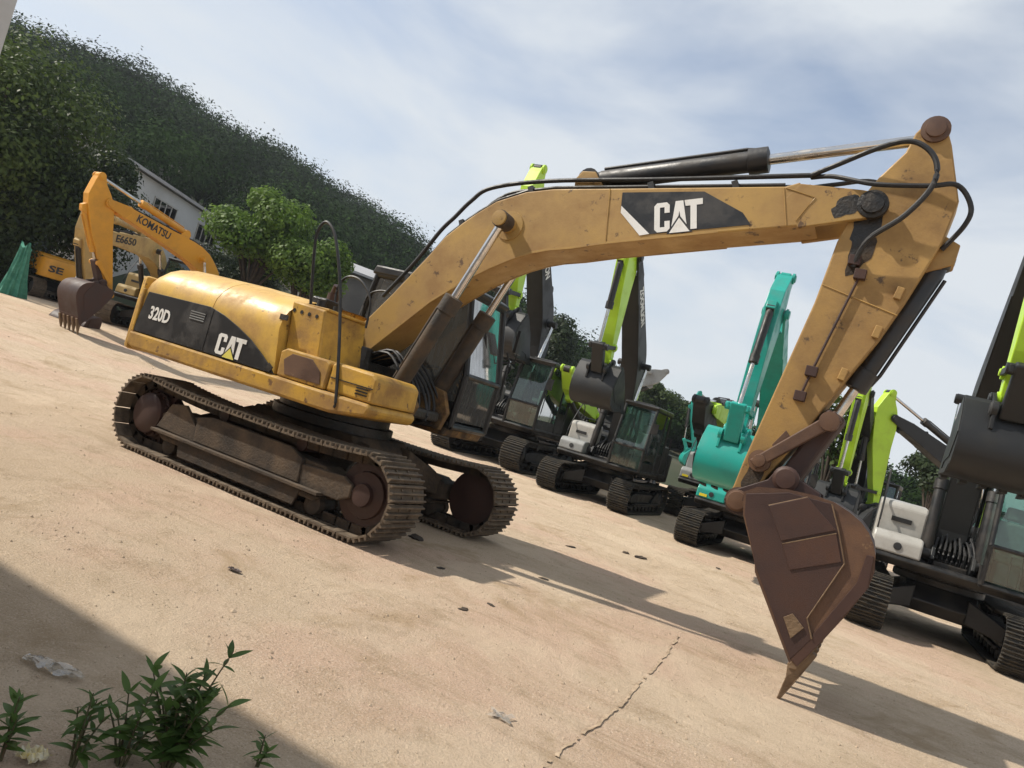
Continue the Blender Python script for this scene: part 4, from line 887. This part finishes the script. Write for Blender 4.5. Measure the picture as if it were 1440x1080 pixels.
# clods of mud by the tracks
for i, (px, py, r) in enumerate(((900, 785, .07), (880, 778, .05), (803, 770, .045), (1010, 800, .04), (765, 815, .03), (585, 757, .07), (690, 852, .025), (652, 858, .03), (205, 612, .05), (620, 800, .03))):
    p = on_ground(px, py); bm = bmesh.new(); bmesh.ops.create_icosphere(bm, subdivisions=2, radius=r)
    for v_ in bm.verts:
        k = 1+.35*math.sin(v_.co.x*90/r*.07+i)*math.cos(v_.co.y*80/r*.07+i*2); v_.co = Vector((v_.co.x*k*1.9, v_.co.y*k*1.1, v_.co.z*.32*k))
    me = bpy.data.meshes.new('mud_clod'); bm.to_mesh(me); bm.free(); me.materials.append(M['muddy'])
    o = bpy.data.objects.new('mud_clod', me); col.objects.link(o); o.location = (p.x, p.y, ground_z(p.x, p.y)+r*.12); o.rotation_euler = (0, 0, rnd.random()*6)
    tag(o, 'dark flat clod of dried mud lying on the dirt', 'mud clod', 'mud clods dropped on the yard')
# litter
def crumple(name, label, px, py, sx, sy, hgt, mat, seed, rz=0):
    p = on_ground(px, py); rg = random.Random(seed); n = 11; g = G(); v = []
    for j in range(n):
        for i in range(n):
            u, w_ = i/(n-1)-.5, j/(n-1)-.5
            e = 1-.25*math.sin(7*u+seed)*math.cos(5*w_)
            v.append((u*sx*e, w_*sy*e, .012+abs(hgt*(math.sin(u*9+seed)*math.cos(w_*11+seed*2)+.5*rg.uniform(-1, 1)))*.8))
    g.add(v, [(j*n+i, j*n+i+1, (j+1)*n+i+1, (j+1)*n+i) for j in range(n-1) for i in range(n-1)])
    o = g.build(name, mat, None, smooth=True, loc=(p.x, p.y, ground_z(p.x, p.y)), rot=(0, 0, rz)); tag(o, label, 'litter'); return o
crumple('plastic_sheet', 'scrap of clear plastic film lying in the shade', 72, 942, .26, .10, .02, 'plastic', 1, .3)
crumple('plastic_sheet', 'scrap of clear plastic film lying on sunlit dirt', 703, 1012, .13, .09, .015, 'plastic', 5, .2)
crumple('food_wrapper', 'crumpled yellow and cream wrapper beside the weeds', 46, 1072, .09, .09, .03, 'paper', 3)
lf = crumple('dead_leaf', 'curled dark dead leaf on the sunlit dirt', 329, 805, .10, .045, .015, 'rusty_dark', 8, .2)
# weeds near the camera
leafm = {}
def leaf_mesh(k):
    if k not in leafm:
        L = 1.0; n = 6; v = []; f = []
        for i in range(n+1):
            u = i/n; w_ = .17*math.sin(PI*min(1, u*.92+.08))**.9*(1-.35*u) if i < n else 0.0
            bend = (-.10-.10*k)*u*u
            v += [(u*L, -w_, bend+.03*w_*6), (u*L, 0, bend), (u*L, w_, bend+.03*w_*6)]
        for i in range(n):
            a = i*3; f += [(a, a+1, a+4, a+3), (a+1, a+2, a+5, a+4)]
        g = G(); g.add(v, f); leafm[k] = g.mesh('leaf', 'leaf_plant', smooth=True)
    return leafm[k]
M['stem'] = paint('stem', (.07, .075, .03), dirt=(.10, .06, .03), amt=.4, scale=9, rough=.6)
def weed(label, base_, stems, seed, ll=.11):
    rg = random.Random(seed); root = empty('weed', (base_.x, base_.y, ground_z(base_.x, base_.y)))
    for (dx, dy, hh) in stems:
        pts = smooth_path([(dx*.1, dy*.1, -.02), (dx*.45, dy*.4, hh*.5), (dx, dy, hh)], 6)
        st_ = G().tube(pts, .006, 6, .0022).build('stem', 'stem', root, smooth=True)
        m = max(4, int(hh/.045))
        for k in range(m):
            u = .25+.75*(k+.5)/m; P = pts[min(len(pts)-1, int(u*(len(pts)-1)))]
            for sd in (0, 1, 2):
                if rg.random() < .12: continue
                az = k*2.4+sd*2.1+rg.uniform(-.4, .4); el = rg.uniform(-.1, .75) if k < m-1 else rg.uniform(.5, 1.2)
                L = ll*rg.uniform(.55, 1.15)*(1-.25*u)
                o = inst('leaf', leaf_mesh(rg.randint(0, 3)), st_, P, (rg.uniform(-.5, .5), -el, az)); o.scale = (L,)*3
    tag(root, label, 'weed', None); return root
def near(px, py, k=.0): return on_ground(px, py)
rs = random.Random(5)
weed('tall leafy green weed with pointed leaves in the building shade', near(232, 1079), [(-.05, .02, .34), (.02, .05, .36), (.06, .02, .30), (.12, -.02, .30), (-.14, -.03, .31), (.03, -.06, .26), (.09, .08, .47), (-.08, .06, .30), (.17, .03, .22)]+[(rs.uniform(-.22, .20), rs.uniform(-.12, .12), rs.uniform(.12, .32)) for _ in range(6)], 2, .125)
weed('spreading leafy weed leaning away from the tall weed', near(168, 1079), [(-.10, .03, .24), (.0, .05, .28), (.05, -.02, .22), (-.04, -.05, .20), (-.16, .0, .18), (.08, .05, .2)], 12, .12)
weed('thin reddish stemmed weed behind the crumpled wrapper', near(100, 1079), [(0, 0, .27), (.06, .03, .20), (-.08, .02, .18), (-.03, .05, .22)], 3, .10)
weed('drooping green weed leaves beside the crumpled wrapper corner', near(0, 1070), [(0, 0, .22), (.05, -.02, .17), (-.04, .03, .2)], 4, .12)
weed('single short weed shoot at the edge of the building shade', near(360, 1079), [(0, 0, .13), (.03, .01, .08)], 5, .08)

# ------------------------------------------------------------------ air
hz = G().box(-330, 130, -60, 330, -1.6, 70).build('haze', None)
hmat = bpy.data.materials.new('haze'); hmat.use_nodes = True; t = hmat.node_tree; t.nodes.clear()
o_ = N(t, 'ShaderNodeOutputMaterial'); pv = N(t, 'ShaderNodeVolumePrincipled'); pv.inputs['Color'].default_value = (.80, .87, .95, 1); pv.inputs['Density'].default_value = .0004; pv.inputs['Anisotropy'].default_value = .2
t.links.new(pv.outputs[0], o_.inputs['Volume']); hz.data.materials.append(hmat); tag(hz, 'thin pale daylight haze over the yard and hill', 'haze', kind='stuff')
